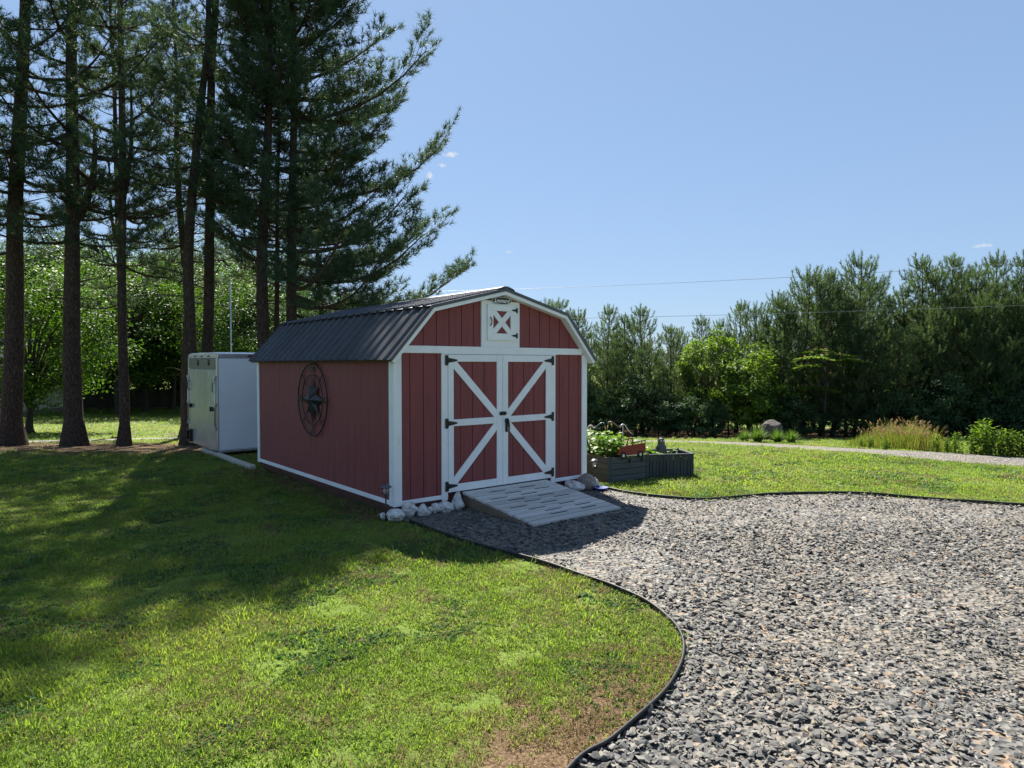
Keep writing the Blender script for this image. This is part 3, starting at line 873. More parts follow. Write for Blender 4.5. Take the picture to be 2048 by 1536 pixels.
def strap_hinge(x, z, dirn, s, parent, y=-.0265):
    """T hinge: upright leaf on the jamb, tapered strap on the door"""
    b = MB()
    b.box(x - .021 * s, x + .021 * s, y - .005, y, z - .062 * s, z + .062 * s, .002)
    b.tube([(x + dirn * .021 * s, y - .004, z - .05 * s), (x + dirn * .021 * s, y - .004, z + .05 * s)], .006 * s, 6)
    b.prism([(x + dirn * .024 * s, z - .032 * s), (x + dirn * .024 * s, z + .032 * s), (x + dirn * .15 * s, z + .010 * s), (x + dirn * .165 * s, z), (x + dirn * .15 * s, z - .010 * s)], y - .0055, y - .0005)
    return b.build('hinge', M['black'], parent)
def door(u0, u1, hinge_u, dirn, wl, wr):
    z0, z1 = .212, 1.917
    d = MB().box(u0 + .004, u1 - .004, -.006, .0, z0 + .004, z1 - .004).build('door', M['red_back'], shed)
    F0, F1 = -.0275, -.0085
    li, ri = u0 + wl, u1 - wr
    n = 4
    xs = [li - .02] + [li + (.105 if dirn > 0 else .09) + .186 * k for k in range(4)]
    xs = [x for x in xs if x < ri - .02] + [ri + .02]
    for a, b in zip(xs[:-1], xs[1:]):
        MB().box(a + .004, b - .004, -.0155, -.0062, z0 + .02, z1 - .02, .002).build('door_board', M['red'], d)
    MB().box(u0, li, F0, F1, z0, z1, .003).build('stile', M['white'], d)
    MB().box(ri, u1, F0, F1, z0, z1, .003).build('stile', M['white'], d)
    zr = ((z0, .306), (1.028, 1.112), (1.828, z1))
    for a, b in zr: MB().box(li + .0006, ri - .0006, F0 + .0005, F1, a, b, .003).build('rail', M['white'], d)
    hw = .047
    def brace(a, b, zlo, zhi):
        a, b = Vector(a), Vector(b); dd = (b - a).normalized(); nn = Vector((-dd.y, dd.x)) * hw
        a2, b2 = a - dd * .3, b + dd * .3
        poly = clip_poly([tuple(a2 + nn), tuple(b2 + nn), tuple(b2 - nn), tuple(a2 - nn)], li + .0008, ri - .0008, zlo, zhi)
        MB().prism(poly, F0 + .001, F1).build('brace', M['white'], d)
    if dirn > 0:
        brace((li + .01, 1.80), (ri - .01, 1.145), 1.1125, 1.8275); brace((li + .01, .335), (ri - .01, 1.0), .3065, 1.0275)
    else:
        brace((ri - .01, 1.80), (li + .01, 1.145), 1.1125, 1.8275); brace((ri - .01, .335), (li + .01, 1.0), .3065, 1.0275)
    for z in (1.845, 1.068, .29): strap_hinge(hinge_u, z, dirn, 1.0, d, -.0285)
    return d
dl = door(.7355, 1.5865, .708, 1, .080, .094)
dr = door(1.5905, 2.4515, 2.478, -1, .088, .100)
b = MB(); b.box(1.535, 1.64, -.0345, -.0285, 1.128, 1.178, .002); b.tube([(1.53, -.041, 1.153), (1.645, -.041, 1.153)], .0075, 8); b.box(1.60, 1.612, -.056, -.0345, 1.145, 1.161, .002)
b.build('slide_bolt', M['black'], dl)
b = MB(); b.box(1.628, 1.668, -.035, -.0285, .905, 1.075, .004); b.tube([(1.648, -.035, 1.05), (1.648, -.075, 1.05)], .011, 8); b.tube([(1.648, -.072, 1.055), (1.650, -.076, .99), (1.662, -.074, .93)], [.013, .011, .008], 8); b.tube([(1.648, -.03, .93), (1.648, -.045, .93)], .014, 10)
b.box(1.62, 1.676, -.046, -.036, 1.02, 1.085, .012)
h = b.build('door_handle', M['black'], dr)
b = MB(); b.box(1.676, 1.704, -.045, -.029, .965, 1.0, .003); b.tube([(1.682, -.037, 1.0), (1.682, -.037, 1.018), (1.69, -.037, 1.027), (1.698, -.037, 1.018), (1.698, -.037, 1.0)], .003, 6)
b.build('padlock', M['brass'], dr)
trim('threshold', .74, 2.446, -.018, .012, .195, .2105, .003, 'black')

# loft door with its white casing
cz1 = 2.645
cas = [(1.248, 2.0185), (1.248, roof_z(1.248, -.08)), (1.30, min(cz1, roof_z(1.30, -.08))), (1.84, min(cz1, roof_z(1.84, -.08))), (1.878, roof_z(1.878, -.08)), (1.878, 2.0185)]
MB().prism(cas, T0, -.0005).build('loft_casing', M['white'], shed)
ld = MB().box(1.4, 1.735, -.0245, -.0208, 2.18, 2.505).build('loft_door', M['red'], shed)
LD0, LD1 = -.041, -.0249
x0, x1, z0, z1 = 1.334, 1.799, 2.107, 2.568
ix0, ix1, iz0, iz1 = 1.423, 1.712, 2.196, 2.486
for poly in ([(x0, z0), (ix0, iz0), (ix0, iz1), (x0, z1)], [(x1, z0), (x1, z1), (ix1, iz1), (ix1, iz0)], [(x0, z1), (ix0, iz1), (ix1, iz1), (x1, z1)], [(x0, z0), (x1, z0), (ix1, iz0), (ix0, iz0)]):
    c = Vector((sum(p[0] for p in poly) / 4, sum(p[1] for p in poly) / 4))
    poly = [tuple(c + (Vector(p) - c) * .994) for p in poly]
    MB().prism(poly, LD0, LD1).build('frame_board', M['white'], ld)
for k, (a, b_) in enumerate((((ix0, iz1), (ix1, iz0)), ((ix1, iz1), (ix0, iz0)))):
    a, b_ = Vector(a), Vector(b_); dd = (b_ - a).normalized(); nn = Vector((-dd.y, dd.x)) * .036
    a2, b2 = a - dd * .1, b_ + dd * .1
    poly = clip_poly([tuple(a2 + nn), tuple(b2 + nn), tuple(b2 - nn), tuple(a2 - nn)], ix0 + .001, ix1 - .001, iz0 + .001, iz1 - .001)
    MB().prism(poly, LD0 + .001 + .0012 * k, LD1).build('cross_board', M['white'], ld)
for z in (2.505, 2.172): strap_hinge(1.818, z, -1, .58, ld, -.0412)
MB().tube([(1.372, -.042, 2.40), (1.376, -.06, 2.385), (1.384, -.064, 2.345), (1.376, -.06, 2.305), (1.372, -.042, 2.29)], .006, 8).build('pull_handle', M['black'], ld)
# oval name plate under the peak
sg = MB()
oval = [(1.566 + .165 * math.cos(t), 2.622 + .048 * math.sin(t)) for t in np.linspace(0, 2 * math.pi, 36, endpoint=False)]
sg.prism(oval, -.036, -.0208)
sg = sg.build('name_plate', M['sign'], shed)
rim = MB(); pts = [(1.566 + .164 * math.cos(t), -.036, 2.622 + .047 * math.sin(t)) for t in np.linspace(0, 2 * math.pi, 37)]
rim.tube(pts, .0035, 5, cap=False).build('plate_rim', M['white'], sg)
lt = link('lettering', text_mesh('Leonard', .074, M['white'], .0012, .3, .0012), sg)
lt.location = (1.566, -.0376, 2.620); lt.rotation_euler = (R(90), 0, 0)
# conduit clip on the corner board
b = MB(); b.tube([(.045, -.0215, .86), (.045, -.034, .862), (.045, -.034, .96), (.045, -.0215, .962)], .004, 6)
b.build('corner_hook', M['white'], shed)

# ------------------------------------------------------------------ compass star on the long wall
def compass():
    c = shed_to_world(-.024, 2.31, 1.29)
    r = empty('compass_star', c, YAW, 'large dark metal compass star in two rings on the red side wall', 'wall art')
    rad = .515
    # local y runs along the wall, x out of it (negative = towards the viewer)
    def ring(rr, t):
        pts = [(-.008, rr * math.cos(a), rr * math.sin(a)) for a in np.linspace(0, 2 * math.pi, 49)]
        return MB().tube(pts, t, 6, cap=False)
    ring(rad, .010).build('outer_ring', M['star'], r)
    ring(rad * .70, .008).build('inner_ring', M['star'], r)
    for k in range(8):
        main = k % 2 == 0
        a = math.pi / 2 - k * math.pi / 4
        ln = rad * (.70 if main else .60)
        d = Vector((0, math.cos(a), math.sin(a))); s = Vector((0, -math.sin(a), math.cos(a)))
        w = .085 if main else .07
        tip = d * ln + Vector((-.006, 0, 0)); sh = .13
        l_ = d * sh + s * w + Vector((-.004, 0, 0)); r_ = d * sh - s * w + Vector((-.004, 0, 0))
        o_ = Vector((-.062 if main else -.045, 0, 0)); back = Vector((-.002, 0, 0))
        b = MB().add([o_, l_, tip, r_, back], [(0, 1, 2), (0, 2, 3), (4, 2, 1), (4, 3, 2), (0, 4, 1), (0, 3, 4)])
        p = b.build('star_point', M['star'], r)
        if not main:
            MB().tube([d * ln * .95 + Vector((-.008, 0, 0)), d * rad + Vector((-.008, 0, 0))], .006, 6).build('spoke', M['star'], r)
    # the wall is seen from outside: the reader's right is towards the front of the shed (local -y)
    for ch, y, z in (('N', 0, rad * .85), ('E', -rad * .85, 0), ('S', 0, -rad * .85), ('W', rad * .85, 0)):
        o = link('compass_letter', text_mesh(ch, .15, M['star'], .004, 0, .002, 'compass_letter'), r)
        o.location = (-.008, y, z); o.rotation_euler = (R(90), 0, R(-90))
compass()

# ------------------------------------------------------------------ ramp
def ramp_():
    r = empty('entry_ramp', shed_to_world(1.645, -.03), YAW, 'weathered grey plank ramp with dark grip strips before the double doors', 'ramp')
    Lr, zt, zb_ = 1.385, .172, .012
    ang = math.atan2(zt - zb_, Lr)
    hw = .708
    n = 11
    pw = Lr / n / math.cos(ang)
    rn = random.Random(4)
    for k in range(n):
        y1 = -(k * pw) ; y0 = -((k + 1) * pw - .020)
        Mx = Matrix.Translation((0, -.002, zt)) @ Matrix.Rotation(ang, 4, 'X')
        e = rn.uniform(-.006, .006)
        b = MB(); b.box(-hw + e, hw + rn.uniform(-.006, .006), y0, y1, 0., .030 - rn.uniform(0, .0015), .003)
        p = b.build('plank', M['ramp'], r)
        p.matrix_local = Mx @ Matrix.Translation((0, 0, rn.uniform(-.001, .001)))
        if 0 < k < 10:
            off = (-.30, -.12, .03)[k % 3] if k < 9 else .0
            for x in (off - .16, off + .33):
                MB().box(x - .13, x + .13, (y0 + y1) / 2 - .009 + .01, (y0 + y1) / 2 + .009 + .01, .0302, .0318).build('grip_strip', M['grip'], p)
    for x in (-hw + .012, -.02, hw - .05):
        MB().prism([(-.004, .002), (-.004, zt - .004), (-Lr + .06, zb_ + .002), (-Lr + .06, .002)], x, x + .038, 'x').build('stringer', M['ramp_side'], r)
ramp_()

# ------------------------------------------------------------------ rocks
def rock_mesh(seed, sx, sy, sz, m, rough=.25, cuts=7, point=0., sub=3):
    r = random.Random(seed)
    bm = bmesh.new()
    bmesh.ops.create_icosphere(bm, subdivisions=sub, radius=1.)
    planes = []
    for _ in range(cuts):
        d = Vector((r.gauss(0, 1), r.gauss(0, 1), r.gauss(0, .8))).normalized(); planes.append((d, r.uniform(.62, .88)))
    o = Vector((r.uniform(0, 50),) * 3)
    for v in bm.verts:
        p = v.co.copy()
        for d, h in planes:
            t = p.dot(d)
            if t > h: p -= d * (t - h) * .92
        p *= 1 + rough * .5 * mnoise.noise(p * 1.6 + o) + rough * .28 * mnoise.noise(p * 4. + o) + rough * .12 * mnoise.noise(p * 9. + o)
        if point and p.z > 0: p.x *= 1 - point * p.z * .8; p.y *= 1 - point * p.z * .8; p.z *= 1.2
        v.co = Vector((p.x * sx, p.y * sy, p.z * sz))
    zmin = min(v.co.z for v in bm.verts)
    for v in bm.verts: v.co.z -= zmin + sz * .16
    me = bpy.data.meshes.new('rock'); bm.to_mesh(me); bm.free(); me.materials.append(m)
    for p in me.polygons: p.use_smooth = False
    return me
ROCKS = [  # px, py of the foot, width and height in photo pixels, stone, label
    (788, 1046, 34, 25, 'quartz', 0, 'chunky white quartz rock next to the lamp stake at the shed corner'),
    (815, 1038, 35, 32, 'quartz', 0, 'biggest round white quartz rock, pitted, right under the corner post'),
    (844, 1036, 24, 29, 'quartz', 0, 'blocky white quartz rock with an ochre stain, in the row under the wall'),
    (859, 1030, 11, 16, 'quartz', 0, 'tiny white stone wedged in the row of quartz rocks'),
    (870, 1028, 23, 19, 'quartz', 0, 'low white rock behind the gravel, between blocky and wedge-shaped rocks'),
    (889, 1026, 32, 21, 'quartz', 0, 'sloping wedge-shaped white rock, last of the row before the pointed one'),
    (916, 1023, 28, 40, 'quartz', .75, 'tall pointed white quartz rock standing beside the ramp'),
    (765, 1041, 12, 13, 'quartz', 0, 'small white stone behind the lamp stake at the shed corner'),
    (764, 1035, 17, 8, 'fieldstone', 0, 'flat brown stone on the grass at the shed corner'),
    (1148, 985, 44, 20, 'quartz', 0, 'flat white quartz rock tucked beside the right edge of the ramp'),
    (1174, 982, 36, 33, 'fieldstone', 0, 'rounded tan fieldstone at the shed corner near the planters'),
    (1191, 978, 13, 20, 'quartz', 0, 'small upright white stone beside the rounded tan fieldstone')]
for k, (px, py, w, h, m, pt, lab) in enumerate(ROCKS):
    g = G(px, py)
    sx = w / F * g.y / 2 * 1.1; sz = h / F * g.y / 2 * 1.12
    o = link('quartz_rock' if m == 'quartz' else 'fieldstone', rock_mesh(40 + k, sx, sx * .85, sz, M[m],   .55 if m == 'quartz' else .2, 9 if m == 'quartz' else 4, pt))
    o.location = g + Vector((0, sx * .6, 0)); o.rotation_euler = (0, 0, random.uniform(-.5, .5))
    tag(o, lab, 'rock', 'rocks along the foot of the shed')

# ------------------------------------------------------------------ path lights
def path_light(px, py, h, label):
    g = G(px, py)
    r = empty('path_light', g, .3, label, 'path light', 'solar path lights at the shed corners')
    MB().tube([(0, 0, -.06), (0, 0, h - .125)], .009, 8).build('stake', M['lamp_black'], r)
    b = MB(); b.lathe([(.012, h - .13), (.038, h - .122), (.040, h - .112), (.034, h - .108)], 14); b.build('lamp_base', M['lamp_cap'], r)
    m, t, bs, o = new_mat('lamp_lens'); bs.inputs['Base Color'].default_value = (.75, .75, .70, 1); bs.inputs['Transmission Weight'].default_value = .75; bs.inputs['Roughness'].default_value = .3
    MB().lathe([(.026, h - .1075), (.029, h - .07), (.029, h - .038)], 14).build('lens', m, r)
    for a in (0, 1, 2, 3):
        x, y = .036 * math.cos(a * 1.5708), .036 * math.sin(a * 1.5708)
        MB().tube([(x, y, h - .11), (x, y, h - .036)], .0035, 5).build('cage_bar', M['lamp_cap'], r)
    MB().lathe([(.040, h - .036), (.066, h - .040), (.064, h - .031), (.045, h - .014), (.030, h - .004), (.0, h)], 16).build('cap', M['lamp_cap'], r)
path_light(772, 1043, .43, 'dark solar path light standing against the left corner post of the shed')
path_light(1189, 969, .385, 'pewter solar path light standing before the horizontally boarded planter')

# ------------------------------------------------------------------ blue dish
b = MB(); b.lathe([(.085, .004), (.10, .006), (.112, .026), (.110, .032), (.100, .014), (.0, .010)], 24)
o = b.build('blue_dish', M['blue']); o.location = G(1201, 981.5) + Vector((0, 0, .02)); tag(o, 'shallow blue plastic dish lying on the gravel by the rocks', 'dish')

# ------------------------------------------------------------------ planters
def planter_boarded():
    yaw = R(30); w, d, h = .78, 1.25, .395
    r = empty('raised_planter', plan1_c, yaw, 'charcoal raised bed of horizontal boards full of leafy greens', 'planter', 'raised garden beds')
    nb = 4; bh = (h - .02) / nb
    for (x0, x1, y0, y1) in ((.05, w - .05, 0, .024), (.05, w - .05, d - .024, d), (0, .024, .05, d - .05), (w - .024, w, .05, d - .05)):
        for k in range(nb):
            MB().box(x0 + .0005, x1 - .0005, y0, y1, .01 + k * bh + .003, .01 + (k + 1) * bh - .003, .003).build('board', M['planter'], r)
    for x in (-.006, w - .049):
        for y in (-.006, d - .049):
            MB().box(x, x + .055, y, y + .055, 0, h, .004).build('corner_post', M['planter2'], r)
    MB().box(.0245, w - .0245, .0245, d - .0245, .0, h - .07).build('soil', M['soil'], r)
    return r, w, d, h, yaw
PL = planter_boarded()
def planter_slatted():
    yaw = R(10); w, d, h = .93, .62, .37
    r = empty('raised_planter', plan2_c, yaw, 'charcoal raised bed of upright slats with a pale rim', 'planter', 'raised garden beds')
    sl_ = .058
    for (L_, fx) in ((w, lambda a, b, c, e: (a, b, c, e)),):
        n = int(w / sl_)
        for k in range(n):
            x0 = k * w / n; x1 = (k + 1) * w / n
            for y0 in (0, d - .02):
                MB().box(x0 + .003, x1 - .003, y0 + (.004 if k % 2 else 0), y0 + .02, .0, h - .02, .003).build('slat', M['planter2'], r)
    n = int(d / sl_)
    for k in range(n):
        y0 = .022 + k * (d - .044) / n; y1 = .022 + (k + 1) * (d - .044) / n
        for x0 in (0, w - .02):
            MB().box(x0, x0 + .02, y0 + .002, y1 - .002, .0, h - .02, .003).build('slat', M['planter2'], r)
    for (x0, x1, y0, y1) in ((-.012, w + .012, -.012, .026), (-.012, w + .012, d - .026, d + .012), (-.012, .026, .0262, d - .0262), (w - .026, w + .012, .0262, d - .0262)):
        MB().box(x0, x1, y0, y1, h - .0195, h, .003).build('rim', M['planter'], r)
    MB().box(.021, w - .021, .021, d - .021, .0, h - .09).build('soil', M['soil'], r)
    return yaw, w, d, h
P2 = planter_slatted()
def leaf_mesh(seed, ln, wd, m, curl=.25):
    """one broad crinkled leaf on a stalk, pointing along +x"""
    r = np.random.default_rng(seed)
    nu, nv = 6, 4
    V = []
    for i in range(nu + 1):
        t = i / nu
        half = wd * (math.sin(math.pi * min(1, t * .92 + .06)) ** .7) * (.55 + .45 * math.sin(t * 2.6))
        for j in range(nv + 1):
            s = j / nv * 2 - 1
            V.append((.25 * ln + t * ln, s * half, -curl * ln * t * t + .18 * abs(s) * half + r.normal(0, .05 * wd)))
    T = [(i * (nv + 1) + j, i * (nv + 1) + j + 1, (i + 1) * (nv + 1) + j + 1, (i + 1) * (nv + 1) + j) for i in range(nu) for j in range(nv)]
    k = len(V)
    V += [(0, -.003, 0), (0, .003, 0), (.27 * ln, .003, .004), (.27 * ln, -.003, .004)]
    T.append((k, k + 1, k + 2, k + 3))
    return tri_mesh('leaf', np.array(V), np.array(T), m, True)
veg_leaves = [leaf_mesh(60 + k, .072 + .01 * k, .036 + .004 * k, M['veg'], .2 + .06 * k) for k in range(4)]
def veg_plant(base, h, n, seed, label, name='leafy_vegetable'):
    rn = random.Random(seed)
    r = empty(name, base, rn.uniform(0, 6), label, 'vegetable', 'leafy greens growing in the boarded raised bed')
    st = MB()
    for k in range(n):
        a = k * 2.4 + rn.uniform(-.3, .3)
        z = h * (.25 + .75 * (k / n)) * rn.uniform(.8, 1.1)
        rr = .04 + .13 * rn.random()
        p = Vector((math.cos(a) * rr, math.sin(a) * rr, z))
        st.tube([(0, 0, 0), p * .5 + Vector((0, 0, z * .12)), p], [.005, .004, .003], 4, cap=False)
        o = link('leaf', rn.choice(veg_leaves), r)
        o.location = p; o.rotation_euler = (rn.uniform(-.5, .5), rn.uniform(-.55, .45), a + rn.uniform(-.5, .5)); o.scale = (rn.uniform(.75, 1.3),) * 3
    st.build('stalks', M['veg'], r)
pr, pw_, pd_, ph_, pyaw = PL
spots = [(.16, .20), (.42, .17), (.64, .22), (.20, .45), (.45, .48), (.64, .46), (.17, .72), (.42, .75), (.62, .72), (.2, 1.02), (.5, 1.02), (.66, .98), (.33, .32)]
for k, (x, y) in enumerate(spots):
    c, s = math.cos(pyaw), math.sin(pyaw)
    h = (.38 if x < .35 else .32 if x < .55 else .22) * (1.0 + .1 * math.sin(k * 2.1))
    veg_plant(plan1_c + Vector((x * c - y * s, x * s + y * c, ph_ - .072)), h, 34, 300 + k, 'bushy light green leafy vegetable in the boarded raised bed')
c, s = math.cos(P2[0]), math.sin(P2[0])
for k, (x, y) in enumerate(((.15, .42), (.30, .2), (.55, .16))):
    veg_plant(plan2_c + Vector((x * c - y * s, x * s + y * c, P2[3] - .092)), (.26, .13, .13)[k], (14, 8, 7)[k], 340 + k, ('tall leafy vegetable at the back of the slatted raised bed', 'low leafy vegetable before the owl decoy in the slatted bed', 'low leafy vegetable in the middle of the slatted raised bed')[k])

# red pickup cut-out standing on the front board
def truck_sign():
    c, s = math.cos(pyaw), math.sin(pyaw)
    x0, y0 = .16, -.031
    r = empty('truck_ornament', plan1_c + Vector((x0 * c - y0 * s, x0 * s + y0 * c,   .352)), pyaw, 'flat red metal pickup truck ornament on the front of the boarded bed', 'ornament')
    r.scale = (1.12, 1, 1.22)
    t0, t1 = -.006, .006
    body = [(.0, .055), (.005, .12), (.03, .15), (.12, .165), (.245, .172), (.47, .185), (.475, .06), (.43, .045), (.30, .045), (.12, .045)]
    MB().prism(body, t0, t1).build('body', M['truck'], r)
    for poly in ([(.125, .1655), (.16, .245), (.175, .245), (.145, .167)], [(.16, .245), (.155, .258), (.245, .262), (.243, .245)], [(.228, .1722), (.228, .2445), (.243, .2445), (.245, .1722)]):
        MB().prism(poly, t0, t1).build('cab_post', M['truck'], r)
    MB().prism([(.2455, .205), (.475, .222), (.475, .21), (.2455, .193)], t0, t1).build('bed_rail', M['black'], r)
    for x in (.26, .335, .40, .465):
        MB().box(x, x + .008, t0 + .001, t1 - .001, .174 + .05 * (x - .25), .207 + .05 * (x - .25)).build('rail_stake', M['black'], r)
    for x in (.075, .375):
        cc = [(x + .048 * math.cos(a), .045 + .048 * math.sin(a)) for a in np.linspace(0, 6.283, 20, endpoint=False)]
        w_ = MB().prism(cc, t0 - .008, t1 - .0065).build('wheel', M['tyre'], r)
        cc = [(x + .020 * math.cos(a), .045 + .020 * math.sin(a)) for a in np.linspace(0, 6.283, 14, endpoint=False)]
        MB().prism(cc, t0 - .0105, t0 - .0082).build('hub', M['cream'], w_)
    MB().box(.13, .32, t0 - .001, t1 - .0065, .036, .0445).build('running_board', M['cream'], r)
    for x in (.2, .42): MB().box(x, x + .02, t1 + .0005, .022, -.06, .10).build('mounting_stake', M['black'], r)
truck_sign()
# owl decoy and small cap light in the slatted bed
def owl():
    y = 10.84; p = AT(1322, 905, y)
    r = empty('owl_decoy', (p.x, p.y, P2[3] - .09), .2, 'dark grey owl decoy with pointed ear tufts in the slatted bed', 'figurine')
    z = .0
    MB().lathe([(.055, 0), (.078, .03), (.082, .10), (.074, .17), (.058, .215), (.055, .235), (.058, .27), (.05, .30), (.03, .312), (0, .314)], 18).build('body', M['owl'], r)
    for sx in (-1, 1):
        MB().add([(sx * .018, .02, .298), (sx * .056, .02, .28), (sx * .04, -.025, .292), (sx * .046, 0, .35)], [(0, 1, 2), (0, 3, 1), (1, 3, 2), (2, 3, 0)]).build('ear_tuft', M['owl'], r)
        e = MB().lathe([(.0, -.006), (.014, -.003), (.014, .003), (0, .006)], 12).build('eye', M['cream'], r)
        e.location = (sx * .022, -.053, .27); e.rotation_euler = (R(90), 0, 0)
        MB().add([(sx * .078, -.02, .19), (sx * .088, .03, .16), (sx * .07, .01, .04), (sx * .084, -.03, .10), (sx * .06, 0, .2)], [(0, 3, 1), (3, 2, 1), (0, 1, 4), (0, 4, 3), (1, 2, 4), (3, 4, 2)]).build('wing', M['owl'], r)
    MB().add([(-.008, -.05, .262), (.008, -.05, .262), (0, -.072, .245), (0, -.05, .24)], [(0, 2, 1), (0, 3, 2), (1, 2, 3), (0, 1, 3)]).build('beak', M['tan'], r)
owl()
p = AT(1354, 905, 10.85)
r = empty('cap_light', (p.x, p.y, P2[3] - .09), 0, 'small black-topped stake light in the slatted bed', 'path light')
MB().tube([(0, 0, -.02), (0, 0, .095)], .012, 8).build('stake', M['pale'], r)
MB().lathe([(.018, .0955), (.018, .12)], 12).build('lens', M['cream'], r)
MB().lathe([(.030, .1205), (.030, .142), (.02, .146), (0, .147)], 14).build('cap', M['black'], r)

# curving metal bird stakes over the greens
def bird(px_st, py_st, y, flip, head_m, neck_m, label, sc):
    base = AT(px_st, py_st, y)
    gz = ph_ - .075
    r = empty('bird_stake', (base.x, y, gz), 0, label, 'ornament', 'metal bird stakes in the boarded bed')
    top = base.z - gz
    f = -1 if flip else 1
    q = lambda x, z: (f * x * sc, 0, top + z * sc)
    MB().tube([(0, 0, -.05), (0, 0, top)], .005, 6).build('stake', M['pale'], r)
    # arched back and drooping tail
    tail = smooth_line([Vector(q(*p)) for p in ((-.045, -.055), (-.03, -.012), (0, .002), (.035, -.015), (.075, -.075), (.115, -.125), (.165, -.165))], 5)
    n = len(tail)
    MB().tube(tail, [.012 * (1 - .75 * i / n) * (1 if i > 2 else .7) for i in range(n)], 8).build('back', M['pale'], r)
    neck = smooth_line([Vector(q(*p)) for p in ((-.04, -.058), (-.09, -.03), (-.15, .02), (-.19, .042), (-.215, .035))], 5)
    MB().tube(neck, [.016 - .005 * i / len(neck) for i in range(len(neck))], 8).build('neck', M[neck_m], r)
    hd = [Vector(q(*p)) for p in ((-.205, .043), (-.225, .034), (-.238, .012), (-.24, -.01))]
    h_ = MB().tube(hd, [.012, .019, .016, .008], 10).build('head', M[head_m], r)
    MB().tube([Vector(q(*p)) for p in ((-.240, -.008), (-.250, -.05), (-.262, -.10))], [.008, .006, .001], 6).build('beak', M['tan'], r)
bird(1246, 849, 10.75, False, 'copper', 'copper', 'brown-necked metal bird stake with a pale arched tail over the greens', 1.0)
bird(1181.5, 851, 10.75, True, 'teal', 'teal', 'teal-necked metal bird stake beside the shed wall over the greens', .95)

# ------------------------------------------------------------------ cargo trailer behind the shed
def trailer():
    o0 = shed_to_world(-.09, L + 2.0)
    gz = hz(13.5)
    r = empty('cargo_trailer', (o0.x, o0.y, 0), YAW, 'white enclosed cargo trailer with grey rear door parked behind the shed', 'trailer')
    w, ln, z0, z1 = 2.19, 4.3, .075, 2.0
    MB().box(0, ln, 0, w, z0 + .05, z1 - .085, .012).build('body', M['trailer'], r)
    MB().box(-.012, ln + .012, -.012, w + .012, z1 - .0845, z1, .006).build('top_rail', M['alu'], r)
    MB().prism([(-.0, z1 + .0005), (w, z1 + .0005), (w - .25, z1 + .03), (.25, z1 + .03)], .0, ln, 'x').build('roof_cap', M['trailer'], r)
    MB().box(-.01, ln + .01, -.010, .04, z0, z0 + .0495, .004).build('floor_rail', M['alu'], r)
    MB().box(-.01, ln + .01, w - .04, w + .01, z0, z0 + .0495, .004).build('floor_rail', M['alu'], r)
    # rear door
    d = MB().box(-.03, -.0005, .10, w - .10, z0 + .03, z1 - .31, .006).build('rear_door', M['trailer_door'], r)
    hdr = MB().box(-.028, -.0005, .10, w - .10, z1 - .305, z1 - .09, .004).build('header_panel', M['band'], r)
    for y in (.55, 1.35):
        e = MB().lathe([(.06, 0), (.06, .012), (.03, .022), (0, .024)], 16).build('door_light', M['lamp_red'], r)
        e.location = (-.029, y, z1 - .17); e.rotation_euler = (0, R(-90), 0)
    for y0, y1 in ((-.006, .0985), (w - .0985, w + .006)):
        MB().box(-.022, -.001, y0, y1, z0 + .05, z1 - .086, .004).build('rear_post', M['alu'], r)
    for y in (.6, 1.1, 1.6):
        b = MB(); b.box(-.032, -.0125, y - .045, y + .045, z1 - .058, z1 - .03, .006); b.build('marker_light', M['lamp_red'], r)
    b = MB(); b.box(.55, .66, -.032, -.0125, z1 - .058, z1 - .03, .006); b.build('marker_light', M['lamp_red'], r)
    # locking rods with keepers and handles
    for y in (.085, w - .085):
        MB().tube([(-.05, y, z0 + .45), (-.05, y, z1 - .45)], .012, 8).build('lock_rod', M['alu'], d)
        for z in (z0 + .47, 1.0, z1 - .47): MB().box(-.065, -.0305 + .0, y - .03, y + .03, z - .03, z + .03, .004).build('rod_keeper', M['alu'], d)
        s = 1 if y < 1 else -1
        b = MB(); b.box(-.075, -.031, y + s * .06, y + s * .26, .90, .925, .004); b.box(-.085, -.031, y + s * .20, y + s * .26, .87, .955, .004); b.build('latch_handle', M['black'], d)
        MB().tube([(-.031, y + s * .07, 1.45), (-.07, y + s * .08, 1.42), (-.07, y + s * .08, 1.27), (-.031, y + s * .07, 1.24)], .009, 6).build('grab_handle', M['black'], d)
    b = MB()
    for (y0, y1, za, zb2) in ((w - .36, w - .33, .14, .40), (w - .09, w - .06, .14, .40), (w - .33, w - .09, .37, .40), (w - .33, w - .09, .14, .17)): b.box(-.09, -.031, y0, y1, za, zb2, .003)
    b.build('plate_bracket', M['black'], r)
    for xc in (2.2, 2.95):
        for y in (-.03, w + .03):
            s = -1 if y < 0 else 1
            prof = [(.09, -.09), (.26, -.09), (.315, -.075), (.325, 0), (.315, .075), (.26, .09), (.09, .09)]
            t = MB().lathe(prof, 24).build('wheel', M['tyre'], r); t.location = (xc, y + s * .1, .32); t.rotation_euler = (R(90), 0, 0)
            MB().lathe([(.0, -.10), (.17, -.095), (.2, -.0905), (.2, .0905), (.17, .095), (0, .10)], 18).build('rim', M['alu'], t)
    for y0, y1 in ((-.24, -.0125), (w + .0125, w + .24)):
        MB().prism([(1.75, .45), (1.9, .72), (3.25, .72), (3.4, .45), (3.36, .45), (3.22, .69), (1.93, .69), (1.79, .45)], y0, y1).build('fender', M['alu'], r)
    b = MB(); b.box(ln + .0125, ln + 1.1, w / 2 - .05, w / 2 + .05, .15, .22, .004); b.tube([(ln + .9, w / 2, -.02), (ln + .9, w / 2, .6)], .03, 8); b.build('tongue', M['black'], r)
trailer()
